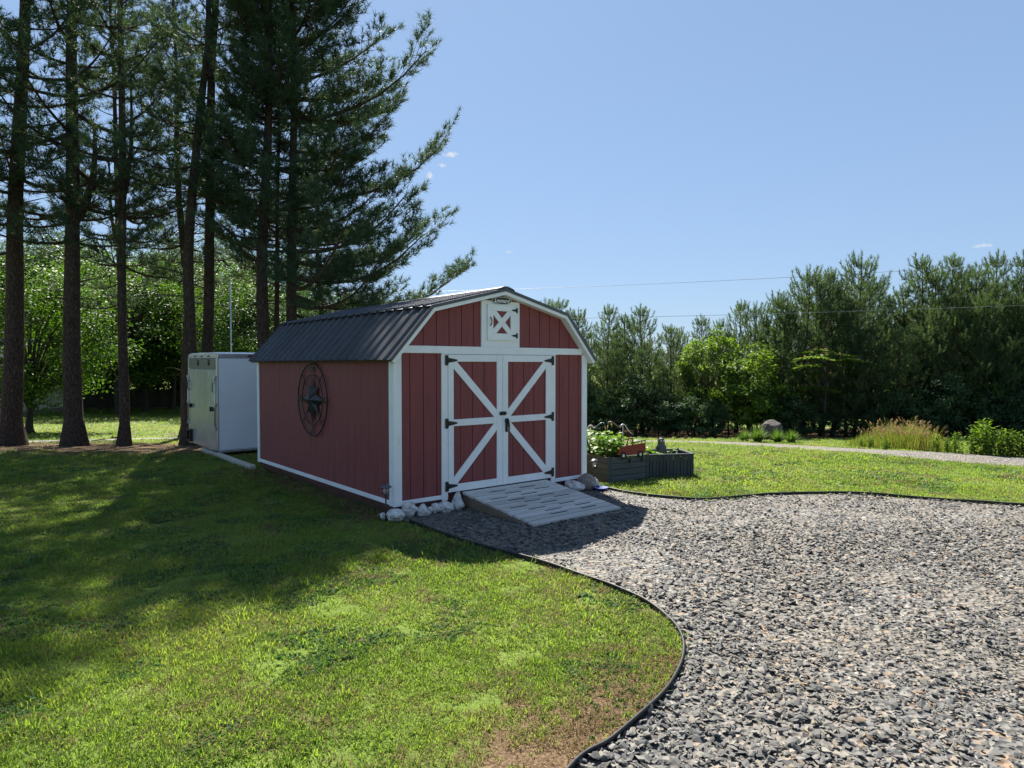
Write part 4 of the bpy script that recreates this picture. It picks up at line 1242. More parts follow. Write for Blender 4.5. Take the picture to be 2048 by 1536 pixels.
o = MB().box(-.055, .055, 0, 3.05, -.02, .085, .014).build('landscape_timber', M['timber']); o.location = shed_to_world(-.10, L + .0, -.01); o.rotation_euler = (0, 0, YAW)
tag(o, 'long pale timber lying on the ground in front of the white trailer', 'timber')
# ------------------------------------------------------------------ foliage builders
def unit(a): return a / np.maximum(np.linalg.norm(a, axis=-1, keepdims=True), 1e-9)
def needle_mesh(name, P, D, ln, wd, per, cone, m, rng):
    """tufts of needles: each tuft at P fans out round its direction D"""
    n = len(P)
    P = np.repeat(P, per, 0); D = unit(np.repeat(D, per, 0))
    rnd = unit(rng.normal(size=(n * per, 3)))
    side = unit(rnd - D * np.sum(rnd * D, 1, keepdims=True))
    c = rng.uniform(cone[0], cone[1], (n * per, 1))
    d = unit(D * np.cos(c) + side * np.sin(c))
    base = P + D * rng.uniform(-.05, .05, (n * per, 1))
    l = ln * rng.uniform(.65, 1.15, (n * per, 1))
    w = unit(np.cross(d, rng.normal(size=d.shape))) * wd * rng.uniform(.7, 1.3, (n * per, 1))
    V = np.stack([base - w * .5, base + w * .5, base + d * l], 1).reshape(-1, 3)
    T = np.arange(len(V)).reshape(-1, 3)
    return tri_mesh(name, V, T, m)
def leaf_cloud(name, P, D, ln, wd, m, rng):
    """small folded leaves (two triangles each) at P facing D"""
    n = len(P)
    D = unit(D + rng.normal(0, .55, (n, 3)))
    a = unit(np.cross(D, rng.normal(size=(n, 3)))); b = np.cross(D, a)
    l = ln * rng.uniform(.6, 1.25, (n, 1)); w = wd * rng.uniform(.6, 1.25, (n, 1))
    V = np.stack([P - a * l * .5, P + b * w * .5 + D * w * .12, P + a * l * .5, P - b * w * .5 + D * w * .12], 1).reshape(-1, 3)
    k = np.arange(n)[:, None] * 4
    T = np.concatenate([k + np.array([[0, 1, 2]]), k + np.array([[0, 2, 3]])])
    return tri_mesh(name, V, T, m)
def trunk_mb(pts, r0, r1, seg, flare=.35, seed=0):
    b = MB()
    n = len(pts)
    vs, fs = [], []
    for i, p in enumerate(pts):
        t = i / (n - 1)
        rr = r0 + (r1 - r0) * t ** .9
        fl = 1 + flare * max(0, 1 - (p[2]) / .55) ** 2
        for k in range(seg):
            a = 2 * math.pi * k / seg
            q = rr * fl * (1 + .07 * mnoise.noise(Vector((math.cos(a) * 2, math.sin(a) * 2, p[2] * 1.3 + seed))) + .10 * max(0, 1 - p[2] / .5) * math.cos(a * 5 + seed))
            vs.append((p[0] + math.cos(a) * q, p[1] + math.sin(a) * q, p[2]))
    for i in range(n - 1):
        for k in range(seg):
            k2 = (k + 1) % seg
            fs.append((i * seg + k, i * seg + k2, (i + 1) * seg + k2, (i + 1) * seg + k))
    b.add(vs, fs, True)
    b.f.append(tuple(len(b.v) - seg + k for k in range(seg))); b.sm.append(False)
    return b
def tall_pine(px, Y, label, H, r0, cb, reach, seed, path=None, bias=(0, 0.), dens=1.0, stubs=10, fork=None, per=12, low=None):
    """a grown pine: bare lower trunk, layered boughs carrying needle tufts.
    path: picture columns at given heights (z, px) the trunk passes through; bias: (azimuth, strength)"""
    rng = np.random.default_rng(seed); rn = random.Random(seed)
    g = GX(px, Y)
    root = empty('tall_pine', g, 0, label, 'pine tree', 'tall pines behind the shed and trailer')
    zs = np.linspace(-.15, H, 26)
    if path:
        kz = [a for a, b in path]; kx = [(b - 1024) / F * Y - g.x for a, b in path]
        xs = np.interp(zs, kz, kx)
    else:
        xs = np.zeros(26)
    ox = rn.uniform(0, 40)
    xs = xs + np.array([.10 * mnoise.noise(Vector((z * .22 + ox, 1, 0))) for z in zs]) - .10 * mnoise.noise(Vector((-.15 * .22 + ox, 1, 0)))
    ys = np.array([.22 * mnoise.noise(Vector((z * .2 + ox, 7, 0))) for z in zs])
    tp = np.stack([xs, ys, zs], 1)
    tr = trunk_mb([tuple(p) for p in tp], r0, .03, 12, .38, seed)
    trk = tr.build('trunk', M['bark'], root)
    def at(z): return np.array([np.interp(z, zs, xs), np.interp(z, zs, ys), z])
    limbs = MB()
    TP, TD = [], []
    for _ in range(stubs):                      # dead stubs on the clear trunk
        z = rn.uniform(1.8, cb + 1.2); a = rn.uniform(0, 6.283); l = rn.uniform(.25, 1.1)
        p = at(z); d = np.array([math.cos(a), math.sin(a), rn.uniform(-.1, .35)])
        q = p + d * l * .55; e = p + d * l + np.array([0, 0, rn.uniform(-.1, .2)])
        limbs.tube([p, q, e], [.022, .014, .004], 4, cap=False)
    if fork:
        fz, fdx, fh = fork
        pts = [at(fz)] + [at(fz + (fh - fz) * t) + np.array([fdx * min(1, t * 2.2), .1, 0]) for t in (.15, .4, .7, 1.)]
        MB().tube(pts, [r0 * .5, r0 * .48, r0 * .4, r0 * .25, .03], 8).build('fork_stem', M['bark'], root)
    z = cb; az = rn.uniform(0, 6.283)
    while z < H - .25:
        t = (z - cb) / (H - cb)
        for _ in range(rn.choice((1, 2, 2, 3))):
            az += 2.4 + rn.uniform(-.5, .5)
            prof = ((1 - t) ** .66) * min(1., .65 + t * 3.2)
            ln = reach * prof * rn.uniform(.55, 1.12) * (1 + bias[1] * math.cos(az - bias[0]))
            if low and z < low[0] and math.cos(az - low[1]) < .25: continue
            if ln < .35: ln = .35
            p = at(z)
            el = rn.uniform(-.05, .32) + .35 * t
            d = np.array([math.cos(az) * math.cos(el), math.sin(az) * math.cos(el), math.sin(el)])
            droop = -.16 * ln * (1 - t); up = .22 * ln
            sway = np.array([-math.sin(az), math.cos(az), 0]) * rn.uniform(-.15, .15) * ln
            n = 7
            L_ = [p + d * ln * s + np.array([0, 0, droop * s * (1 - s) * 3 + up * max(0, s - .55) ** 2 * 2]) + sway * s * s for s in np.linspace(0, 1, n)]
            r_ = max(.012, .016 * ln + .006)
            limbs.tube(L_, [r_ * (1 - .85 * s) + .003 for s in np.linspace(0, 1, n)], 5, cap=False)
            L_ = np.array(L_)
            ns = int(ln * 4.6 * dens * (1.5 if z > 12.2 else 1.)) + 2  # crowns thickened above the view so their shadow on the lawn is denser
            lat0 = np.array([-math.sin(az), math.cos(az), 0])
            for k in range(ns):                 # side branches in a flat spray
                s = .22 + .78 * ((k + rn.random()) / ns)
                i = min(int(s * (n - 1)), n - 2); f = s * (n - 1) - i
                q = L_[i] * (1 - f) + L_[i + 1] * f
                dd = unit(L_[i + 1] - L_[i])
                sd = unit(dd * rn.uniform(.5, 1.) + lat0 * (1 if k % 2 else -1) * rn.uniform(.5, 1.) + np.array([0, 0, rn.uniform(-.12, .38)]))
                sl_ = (.30 + .34 * (1 - s) * ln + .12 * ln * (s > .8)) * rn.uniform(.6, 1.25)
                sl_ = min(sl_, 1.5)
                e = q + sd * sl_ + np.array([0, 0, .10 * sl_])
                limbs.tube([q, (q + e) / 2 - np.array([0, 0, .02]), e], [.010, .007, .003], 3, cap=False)
                m_ = max(2, int(sl_ / .13))
                for j in range(m_):             # twigs with tufts
                    u = .3 + .7 * (j + rn.random()) / m_
                    w0 = q + (e - q) * u
                    td = unit(sd * rn.uniform(.4, 1.) + unit(np.cross(sd, (0, 0, 1))) * rn.uniform(-1, 1) + np.array([0, 0, rn.uniform(-.1, .7)]))
                    tl = rn.uniform(.10, .34)
                    for v in (.5, 1.):
                        TP.append(w0 + td * tl * v); TD.append(td + np.array([0, 0, .3]))
                TP.append(e); TD.append(sd + np.array([0, 0, .3]))
            TP.append(L_[-1]); TD.append(unit(L_[-1] - L_[-2]))
        z += rn.uniform(.16, .36) * (1.0 + .5 * (1 - t)) / max(.6, dens) * (.72 if z > 12.2 else 1.)
    tag(limbs.build('branches', M['bark'], root), kind='stuff')
    link('crown', needle_mesh('crown', np.array(TP), np.array(TD), .19, .0165, per, (.15, 1.45), M['needle'], rng), root)
    return root, len(TP)

# ------------------------------------------------------------------ tall pines
tot = 0
PINES = [
 dict(px=18, Y=17.2, H=20, r0=.25, cb=5.0, reach=3.1, seed=11, path=((0, 18), (6, 42), (11.5, 66), (18, 85)), dens=.72, label='thick-trunked tall pine, its trunk leaning slightly towards the shed, farthest from the trailer'),
 dict(px=148, Y=17.0, H=20.5, r0=.225, cb=5.2, reach=3.3, seed=12, path=((0, 148), (6, 150), (11.5, 160), (18, 165)), dens=.75, fork=(5.6, .5, 8.2), label='tall straight pine with flared base on the straw, a bough forking from its trunk'),
 dict(px=245, Y=17.0, H=18, r0=.125, cb=4.6, reach=2.4, seed=13, path=((0, 244), (4, 248), (7, 252), (14, 262)), dens=.75, fork=(6.2, .18, 9.5), label='slender pine standing clear between the thick pines and the trailer'),
 dict(px=374, Y=17.4, H=15.5, r0=.175, cb=6.6, reach=2.1, seed=14, path=((0, 374), (5, 382), (8, 402), (10.5, 420), (15.5, 430)), dens=.75, stubs=22, label='crooked dark pine rising at the rear corner of the trailer'),
 dict(px=406, Y=18.2, H=20.5, r0=.17, cb=7.4, reach=2.3, seed=15, path=((0, 404), (5, 416), (12, 438), (20, 450)), dens=.7, stubs=26, label='leaning pine with a long bare trunk and dead twigs above the trailer'),
 dict(px=530, Y=18.0, H=16.4, r0=.20, cb=5.0, reach=2.4, seed=16, path=((0, 526), (5, 533), (9, 542), (15, 550)), dens=.85, stubs=20, label='rough straight pine rising directly behind the low end of the shed roof'),
 dict(px=556, Y=19.5, H=11.5, r0=.10, cb=4.8, reach=1.9, seed=17, path=((0, 548), (6, 560), (11, 566)), dens=.8, label='thin pine between the two straight pines behind the shed'),
 dict(px=583, Y=18.4, H=15.6, r0=.185, cb=3.1, reach=4.45, seed=28, path=((0, 582), (5, 587), (10, 590), (15, 592)), bias=(.1, .18), dens=1.6, low=(5.2, .15), per=12, label='broad pine behind the shed with long boughs sweeping down over its roof'),
 dict(px=-120, Y=15.5, H=20.0, r0=.21, cb=5.2, reach=3.2, seed=19, dens=.8, label='tall pine at the outer edge of the stand, trunk hidden, boughs overhanging the lawn'),  # extra pine, trunk out of view, added to shade the left lawn
]
roots = []
for d in PINES:
    r_, k_ = tall_pine(**d); roots.append(r_); tot += k_
for k, (src, px, Y, s, rz, lab) in enumerate(((5, 372, 22.5, .95, 2.9, 'second-row pine hidden behind the crooked pine at the trailer'), (2, 528, 22., .98, .7, 'second-row pine hidden behind the rough straight pine'), (5, 640, 24.5, .72, 1.9, 'shorter pine hidden behind the broad pine boughs'), (2, 247, 23., 1., 3.3, 'second-row pine hidden behind the slender pine'))):
    o = copy_tree(roots[src]); g = GX(px, Y); o.location = g; o.rotation_euler = (0, 0, rz); o.scale = (s, s, s); o['label'] = lab
print('tall pine tufts', tot)

# ------------------------------------------------------------------ young pine wood across the road
def young_pine(seed, H, rad, m, shoots=1.0):
    """whorled young pine: every spray ends in an upright bottle-brush shoot"""
    rng = np.random.default_rng(seed); rn = random.Random(seed)
    root = empty('young_pine', (0, 0, 0))
    zs = np.linspace(-.2, H, 12); ox = rn.uniform(0, 50)
    tp = [(.14 * mnoise.noise(Vector((z * .4, ox, 0))), .14 * mnoise.noise(Vector((ox, z * .4, 3))), z) for z in zs]
    trunk_mb(tp, .085, .012, 8, .2, seed).build('trunk', M['bark'], root)
    tpa = np.array(tp)
    at = lambda z: np.array([np.interp(z, zs, tpa[:, 0]), np.interp(z, zs, tpa[:, 1]), z])
    limbs = MB(); TP, TD = [], []
    def shoot(p, d, ln):
        d = unit(np.array(d)); k = max(2, int(ln / .085))
        for j in range(k): TP.append(p + d * ln * (j + .3) / k); TD.append(d)
    z = .6; az = rn.uniform(0, 6)
    while z < H - .2:
        t = z / H
        for _ in range(rn.choice((4, 5, 5, 6))):
            az += 1.2 + rn.uniform(-.35, .35)
            ln = (rad * ((1 - t) ** .8) * (.7 + .3 * min(1, t * 5)) + .12) * rn.uniform(.55, 1.2)
            el = .0 + .6 * t + rn.uniform(-.15, .2)
            d = np.array([math.cos(az) * math.cos(el), math.sin(az) * math.cos(el), math.sin(el)])
            p = at(z + rn.uniform(-.06, .06))
            L_ = np.array([p + d * ln * s + np.array([0, 0, .34 * ln * s * s]) for s in (0, .35, .7, 1.)])
            limbs.tube(L_, [.014, .010, .007, .004], 3, cap=False)
            lat = np.array([-math.sin(az), math.cos(az), 0])
            nt_ = int(ln * 4.0) + 1
            for k in range(nt_):
                s = .3 + .65 * (k + rn.random()) / nt_
                i = min(int(s * 3), 2); f = s * 3 - i
                q = L_[i] * (1 - f) + L_[i + 1] * f
                sd = unit(d * rn.uniform(.4, .9) + lat * (1 if k % 2 else -1) * rn.uniform(.4, .9) + np.array([0, 0, rn.uniform(.0, .4)]))
                e = q + sd * rn.uniform(.12, .4)
                limbs.tube([q, e], [.006, .004], 3, cap=False)
                shoot(q + (e - q) * .4, e - q, np.linalg.norm(e - q) * .6)
                shoot(e, sd * .45 + np.array([0, 0, 1.]), rn.uniform(.14, .30) * (.8 + .5 * t))
            shoot(L_[2], L_[3] - L_[2], np.linalg.norm(L_[3] - L_[2]))
            shoot(L_[3], d * .3 + np.array([0, 0, 1.]), rn.uniform(.22, .42) * (.7 + .6 * t) * shoots)
        z += rn.uniform(.34, .52)
    shoot(at(H) - np.array([0, 0, .25]), (0, 0, 1.), .62 * shoots)
    for k in range(5):                          # shoots crowding the leader
        a = k * 1.26 + ox; shoot(at(H) + np.array([math.cos(a) * .07, math.sin(a) * .07, -.28]), (math.cos(a) * .35, math.sin(a) * .35, 1.), rn.uniform(.28, .5))
    o = limbs.build('branches', M['bark'], root); tag(o, kind='stuff')
    link('crown', needle_mesh('crown', np.array(TP), np.array(TD), .16, .017, 11, (.22, .9), m, rng), root)
    return root
yp = [young_pine(500 + k, 7.0 + .35 * (k % 3), 1.95 + .25 * (k % 2), M['needle_y'], 1.0 + .2 * (k % 2)) for k in range(5)]
skyline = [(1030, 612), (1085, 603), (1120, 598), (1160, 622), (1210, 612), (1245, 628), (1285, 612), (1340, 650), (1400, 634), (1440, 640), (1475, 600), (1500, 610), (1545, 588), (1570, 600), (1605, 540), (1640, 552), (1665, 536), (1712, 512), (1745, 560), (1775, 588), (1815, 570), (1848, 512), (1880, 540), (1905, 508), (1945, 535), (1990, 508), (2040, 510), (2100, 520), (2160, 530), (2230, 510)]
rn = random.Random(77)
used = 0
PINE_LABEL = 'young bushy pine with upright shoots in the wood across the gravel road'
def put_pine(x, y, H, k):
    global used
    src = yp[k % 5]
    if used < 5: o = yp[used]; src = o
    else: o = copy_tree(src)
    used += 1
    base_h = 7.0 + .35 * (yp.index(src) % 3)
    o.location = (x, y, hz(y)); o.rotation_euler = (rn.uniform(-.03, .03), rn.uniform(-.03, .03), rn.uniform(0, 6.28))
    s = H / (base_h + .28); w = s * rn.uniform(.95, 1.35)
    o.scale = (w, w, s)
    tag(o, PINE_LABEL, 'pine tree', 'young pines of the wood across the road')
def road_back(px): return 23.4 - (px - 1085) * .0022
for k, (px, py) in enumerate(skyline):
    Y = road_back(px) + 2.4 + rn.uniform(-.5, 1.3)
    top = AT(px, py, Y).z
    put_pine((px - 1024) / F * Y, Y, top - hz(Y), rn.randrange(5))
def sky_at(px): return np.interp(px, [a for a, b in skyline], [b for a, b in skyline])
for row, (dy, lower) in enumerate(((1.2, 75), (4.2, 30), (6.2, 22), (8.4, 16))):
    for px in np.arange(1000 + row * 13, 2330, 46):
        px = px + rn.uniform(-14, 14)
        Y = road_back(px) + dy + rn.uniform(-.5, .5)
        py = sky_at(px) + lower + rn.uniform(-5, 55)
        if 1410 < px < 1690 and dy < 2: py += 90
        if dy > 8 and px > 1480: continue
        H = AT(px, py, Y).z - hz(Y)
        put_pine((px - 1024) / F * Y, Y, max(2.4, H), rn.randrange(5))
print('young pines', used)

# ------------------------------------------------------------------ broad-leaved trees and shrubs
def broadleaf(name, seed, H, rad, trunk_h, trunk_r, m, leaf, nleaf, mb='bark2', flat=1.0, clumps=70):
    """trunk dividing into limbs; leaves gathered in clumps through the crown"""
    rng = np.random.default_rng(seed); rn = random.Random(seed)
    root = empty(name, (0, 0, 0))
    b = trunk_mb([(0.05 * math.sin(z * 2 + seed), .05 * math.cos(z * 1.7), z) for z in np.linspace(-.15, trunk_h + .25 * (H - trunk_h), 9)], trunk_r, trunk_r * .45, 9, .4, seed)
    b.build('trunk', M[mb], root)
    limbs = MB()
    cz = trunk_h + (H - trunk_h) * .5; hh = (H - trunk_h) * .5
    C = []
    ox = rn.uniform(0, 99)
    for k in range(clumps):
        a = rn.uniform(0, 6.283); u = rn.uniform(-1, 1); q = math.sqrt(1 - u * u)
        rr = rn.uniform(.45, 1.) ** .6
        lump = 1 + .45 * mnoise.noise(Vector((math.cos(a) * 1.4 + ox, math.sin(a) * 1.4, u * 1.6)))
        p = np.array([math.cos(a) * q * rad * rr * lump, math.sin(a) * q * rad * rr * lump, cz + u * hh * rr * min(lump, 1.12) * flat])
        C.append(p)
    for p in C[::2]:
        z0 = trunk_h * rn.uniform(.55, 1.) + rn.uniform(0, .22) * (H - trunk_h)
        z0 = min(z0, p[2] - .1)
        m0 = np.array([p[0] * .35, p[1] * .35, z0 + (p[2] - z0) * .55])
        limbs.tube([(0, 0, max(.05, z0)), m0, p], [trunk_r * .35, trunk_r * .2, .01], 4, cap=False)
    if limbs.v: tag(limbs.build('branches', M[mb], root), kind='stuff')
    C = np.array(C)
    per = nleaf // clumps
    cr = rad * .21
    P = np.repeat(C, per, 0); off = rng.normal(0, 1, P.shape) * np.array([cr, cr, cr * .55]) * .62
    P = P + off
    D = unit(P - np.array([0, 0, cz - hh * .3])) * .6 + np.array([0, 0, .7])
    ok = P[:, 2] > .06
    link('crown', leaf_cloud('crown', P[ok], D[ok], leaf, leaf * .62, m, rng), root)
    return root
def place(src, first, x, y, s, label, cat, group, rz=None, sz=None):
    o = src if first else copy_tree(src)
    o.location = (x, y, hz(y)); o.rotation_euler = (0, 0, rn.uniform(0, 6.28) if rz is None else rz); o.scale = (s, s, s * (sz or 1))
    tag(o, label, cat, group)
    return o
# distant yard trees on the left
dt = [broadleaf('shade_tree', 700, 11., 4.6, 2.2, .22, M['leaf'], .21, 21000, clumps=150), broadleaf('shade_tree', 701, 12., 4.2, 2.6, .24, M['leaf_d'], .21, 21000, clumps=150), broadleaf('shade_tree', 702, 9., 4.0, 1.6, .2, M['leaf'], .20, 19000, clumps=130)]
TREES = [(2, 25.6, .72, 'leafy tree with dark trunk and straw ring on the lawn beyond the gravel road', 58), (0, 44, 1.0, 'bright green shade tree before the far fence, seen past the slender pine', 235), (1, 50, 1.1, 'dark spreading shade tree behind the far fence next to the house', 95), (1, 52, 1.0, 'dark dense shade tree behind the far fence near the trailer', 345), (0, 46, .95, 'bright green shade tree behind the crooked pine and trailer', 460),
         (2, 51, 1.1, 'small dark tree standing right at the far wooden fence', 205), (1, 54, 1.15, 'big dark tree farthest behind the fence', 150), (0, 54, 1.1, 'pale green tree rising behind the fence and the house', 10), (1, 47, .95, 'dark shade tree hidden low behind the shed roof', 560), (0, 43, .75, 'bright green tree peeping between the trunks behind the shed', 650), (1, 45, .62, 'dark low tree behind the broad pine and the shed', 740), (2, 48, 1.0, 'light green round tree beyond the slender pine, touching the fence', 290), (1, 56, 1.2, 'tall dark tree beyond the yard behind the trailer roof', 420), (1, 58, 1.2, 'dark tree at the left end of the yard behind the house', -60), (0, 40, .8, 'bright green tree at the back of the yard behind the low roof end', 510)] + [(1 if q % 3 else 2, 61 + (q % 2) * 2.5, 1.15, 'dark tree of the belt far behind the fence', -140 + 62 * q) for q in range(9)]
firsts = set()
for k, Y, s, lab, px in TREES:
    place(dt[k], k not in firsts, (px - 1024) / F * Y, Y, s, lab, 'tree', 'broad-leaved trees around the far yard'); firsts.add(k)
# shrubs and saplings along the wood's edge
sh = [broadleaf('leafy_shrub', 720, 3.4, 1.15, .35, .05, M['leaf_b'], .13, 5200, clumps=60), broadleaf('leafy_shrub', 721, 2.0, 1.1, .1, .04, M['leaf_d'], .12, 3600, clumps=45), broadleaf('leafy_shrub', 722, 2.6, .9, .25, .04, M['leaf'], .12, 3800, clumps=45)]
fs_ = set()
def shrub(k, px, Y, s, lab, sz=1., group='shrubs along the edge of the wood'):
    place(sh[k], k not in fs_, (px - 1024) / F * Y, Y, s, lab, 'shrub', group, sz=sz); fs_.add(k)
shrub(0, 1497, 23.0, .98, 'tall bright yellow-green shrub before the pines, left of the mimosa'[:47] + ' near the boulder')
shrub(0, 1425, 23.9, .86, 'lighter loose sapling beside the tall bright shrub at the wood edge', 1.35)
shrub(2, 1980, 22.2, .62, 'small yellow-green sapling low in the dark wood above the weeds', 1.2)
shrub(2, 1545, 22.8, .8, 'mid green shrub directly behind the boulder')
for px in np.arange(1090, 2240, 44):
    if 1460 < px < 1535: continue
    shrub(1, px + rn.uniform(-15, 15), road_back(px) + .4 + rn.uniform(-.4, .5), rn.uniform(.4, .85), 'low dark undergrowth shrub at the foot of the young pines', rn.uniform(.8, 1.3), 'dark undergrowth along the edge of the wood')
for q in range(13):
    shrub(1, -60 + q * 42, 56. + (q % 3), 1.7 + .25 * (q % 2), 'dark bush of the hedge behind the far board fence', 1.1, 'hedge behind the far fence')
# mimosa with flat feathery tiers
def mimosa():
    Y = 22.5; g = GX(1648, Y)
    root = empty('mimosa_tree', g, 0, 'mimosa tree with flat feathery tiers and pink blossoms at the wood edge', 'tree')
    rng = np.random.default_rng(31); r2 = random.Random(31)
    b = trunk_mb([(.04 * z, 0, z) for z in np.linspace(-.1, 2.6, 8)], .05, .03, 8, .2, 3); b.build('trunk', M['bark2'], root)
    br = MB(); LP, LD, FP = [], [], []
    for (dx, z, r_) in ((-.55, 2.72, .75), (.25, 2.85, .8), (.75, 2.65, .6), (-.2, 2.95, .55), (-.35, 1.75, .55), (.3, 1.6, .5), (-.7, 2.45, .5), (.05, 2.2, .6)):
        c = np.array([dx, r2.uniform(-.5, .3), z])
        br.tube([(.04, 0, z * .62), (dx * .5, c[1] * .5, z * .85), c], [.022, .016, .006], 4, cap=False)
        for k in range(15):
            a = r2.uniform(0, 6.283); l = r_ * r2.uniform(.5, 1.)
            e = c + np.array([math.cos(a) * l, math.sin(a) * l, -.16 * l + r2.uniform(-.05, .07)])
            br.tube([c, e], [.005, .002], 3, cap=False)
            for t in np.linspace(.25, 1, 9):
                for s in (-1, 1):
                    for _ in range(2):
                        p = c + (e - c) * t + np.array([-math.sin(a), math.cos(a), 0]) * s * r2.uniform(.03, .12) + np.array([0, 0, .03 * (1 - t)])
                        LP.append(p); LD.append((0, 0, 1.))
            if k % 3 == 0 and z > 1.7: FP.append(c + (e - c) * r2.uniform(.3, .9) + np.array([0, 0, .06]))
    tag(br.build('branches', M['bark2'], root), kind='stuff')
    link('crown', leaf_cloud('crown', np.array(LP), np.array(LD) * 1.6, .12, .05, M['leaf_b'], rng), root)
    P = np.repeat(np.array(FP), 14, 0) + rng.normal(0, .022, (len(FP) * 14, 3))
    link('blossoms', leaf_cloud('blossoms', P, rng.normal(size=P.shape), .05, .02, M['pink'], rng), root)
mimosa()
# strap-leaved clumps and the boulder by the road
def strap_clump(seed):
    rng = np.random.default_rng(seed)
    V, T = [], []
    for k in range(330):
        a = rng.uniform(0, 6.283); l = .30 * rng.uniform(.6, 1.15); o = rng.uniform(.15, 1.)
        d = np.array([math.cos(a), math.sin(a), 0]); s = np.array([-d[1], d[0], 0]) * .007
        b0 = d * rng.uniform(0, .05)
        pts = [b0 + d * l * o * t * .85 + np.array([0, 0, l * (1.15 * t - .75 * o * t * t)]) for t in (0, .35, .7, 1.)]
        i = len(V)
        for t, p in enumerate(pts): V += [p - s * (1 - .3 * t), p + s * (1 - .3 * t)]
        for t in range(3): T.append((i + 2 * t, i + 2 * t + 1, i + 2 * t + 3, i + 2 * t + 2))
    return tri_mesh('leaves', np.array(V), np.array(T), M['lirio'])
st_ = [strap_clump(5), strap_clump(6)]
for k, (px, py, s, lab) in enumerate(((1490, 884, .95, 'outermost grassy clump on the shrub side of the boulder'), (1517, 886, 1.18, 'largest round grassy clump touching the boulder'), (1556, 887, 1.05, 'grassy clump in front of the boulder'), (1584, 888, .98, 'grassy clump on the mimosa side of the boulder'))):
    g = GX(px, G(px, py).y + .35)
    r = empty('ornamental_grass', g, k * 1.3, lab, 'grass clump', 'clumps of ornamental grass round the boulder')
    o = link('leaves', st_[k % 2], r); o.scale = (s * 1.35, s * 1.35, s * 1.35)
    MB().lathe([(.06, -.02), (.05, .04), (0, .06)], 8).build('crown_base', M['soil'], r)
g = GX(1545, G(1545, 884).y + .85)
o = link('boulder', rock_mesh(91, .32, .28, .34, M['boulder'], .22, 5, 0, 4)); o.location = g; tag(o, 'dark rounded grey boulder among grassy clumps by the gravel road', 'boulder')
# tall seeding grass and weeds by the road
def tall_grass():
    rng = np.random.default_rng(8)
    V, T, SP, SD = [], [], [], []
    for _ in range(4200):
        px = rng.normal(1800, 60); py = np.interp(px, (1680, 1900, 2050), (897, 908, 918)) - rng.uniform(2, 13)
        if not 1690 < px < 1935: continue
        Y = G(px, py).y; g = GX(px, Y)
        e = max(.25, 1 - ((px - 1805) / 125) ** 2)
        h = (.16 + .40 * rng.random() ** 1.6) * e * (1 + .5 * math.sin(px * .11) * math.sin(px * .037 + py))
        a = rng.uniform(0, 6.283); d = np.array([math.cos(a), math.sin(a), 0]); s = np.array([1, 0, 0]) * .006
        b0 = np.array(g); ln = h * rng.uniform(.1, .55)
        p1 = b0 + d * ln * .3 + np.array([0, 0, h * .6]); p2 = b0 + d * ln + np.array([0, 0, h * .97])
        i = len(V); V += [b0 - s, b0 + s, p1 + s * .8, p1 - s * .8, p2]; T += [(i, i + 1, i + 2), (i, i + 2, i + 3), (i + 3, i + 2, i + 4)]
        if h > .34 and rng.random() < .35:
            for q in range(4): SP.append(p2 - (p2 - p1) * .08 * q); SD.append(rng.normal(size=3))
    o = link('tall_grass', tri_mesh('tall_grass', np.array(V), np.array(T), M['reed'])); tag(o, 'tall tan seeding grass beside the gravel road', 'grass', kind='stuff')
    p = link('seed_heads', leaf_cloud('seed_heads', np.array(SP), np.array(SD), .075, .016, M['seed'], rng), o); tag(p, kind='stuff')
tall_grass()
def weed(seed):
    rng = np.random.default_rng(seed); rn2 = random.Random(seed)
    root = empty('leafy_weed', (0, 0, 0))
    b = MB(); LP, LD = [], []
    for k in range(9):
        a = rn2.uniform(0, 6.28); h = rn2.uniform(.45, .8); x, y = math.cos(a) * rn2.uniform(0, .16), math.sin(a) * rn2.uniform(0, .16)
        b.tube([(x, y, -.02), (x * 1.3, y * 1.3, h)], [.006, .003], 4, cap=False)
        for j in range(26):
            t = (j + 1) / 26; LP.append((x * (1 + .3 * t) + rn2.gauss(0, .045), y * (1 + .3 * t) + rn2.gauss(0, .045), h * t + .02)); LD.append((rn2.gauss(0, .5), rn2.gauss(0, .5), 1))
    b.build('stems', M['leaf'], root)
    link('leaves', leaf_cloud('leaves', np.array(LP), np.array(LD), .12, .05, M['leaf_b'], rng), root)
    return root
wd = [weed(61), weed(62)]
for k, (px, py, s) in enumerate(((1728, 898, .5), (1745, 899, .55), (1770, 902, .5), (1872, 908, .55), (1900, 908, .6), (1918, 911, .7), (1945, 911, .85), (1963, 910, 1.0), (1975, 913, 1.1), (1990, 913, .9), (2008, 914, .85), (2022, 915, .95), (2040, 915, .9), (2062, 917, .95), (2085, 918, .9), (2120, 920, .9))):
    o = wd[k] if k < 2 else copy_tree(wd[k % 2])
    g = G(px, py); Y = g.y + .15; g = GX(px, Y); o.location = g; o.rotation_euler = (0, 0, k * 1.7); s *= .78; o.scale = (s, s, s * rn.uniform(.85, 1.1))
    tag(o, 'leafy bright green weed on the verge beyond the gravel road', 'weed', 'weeds on the road verge')

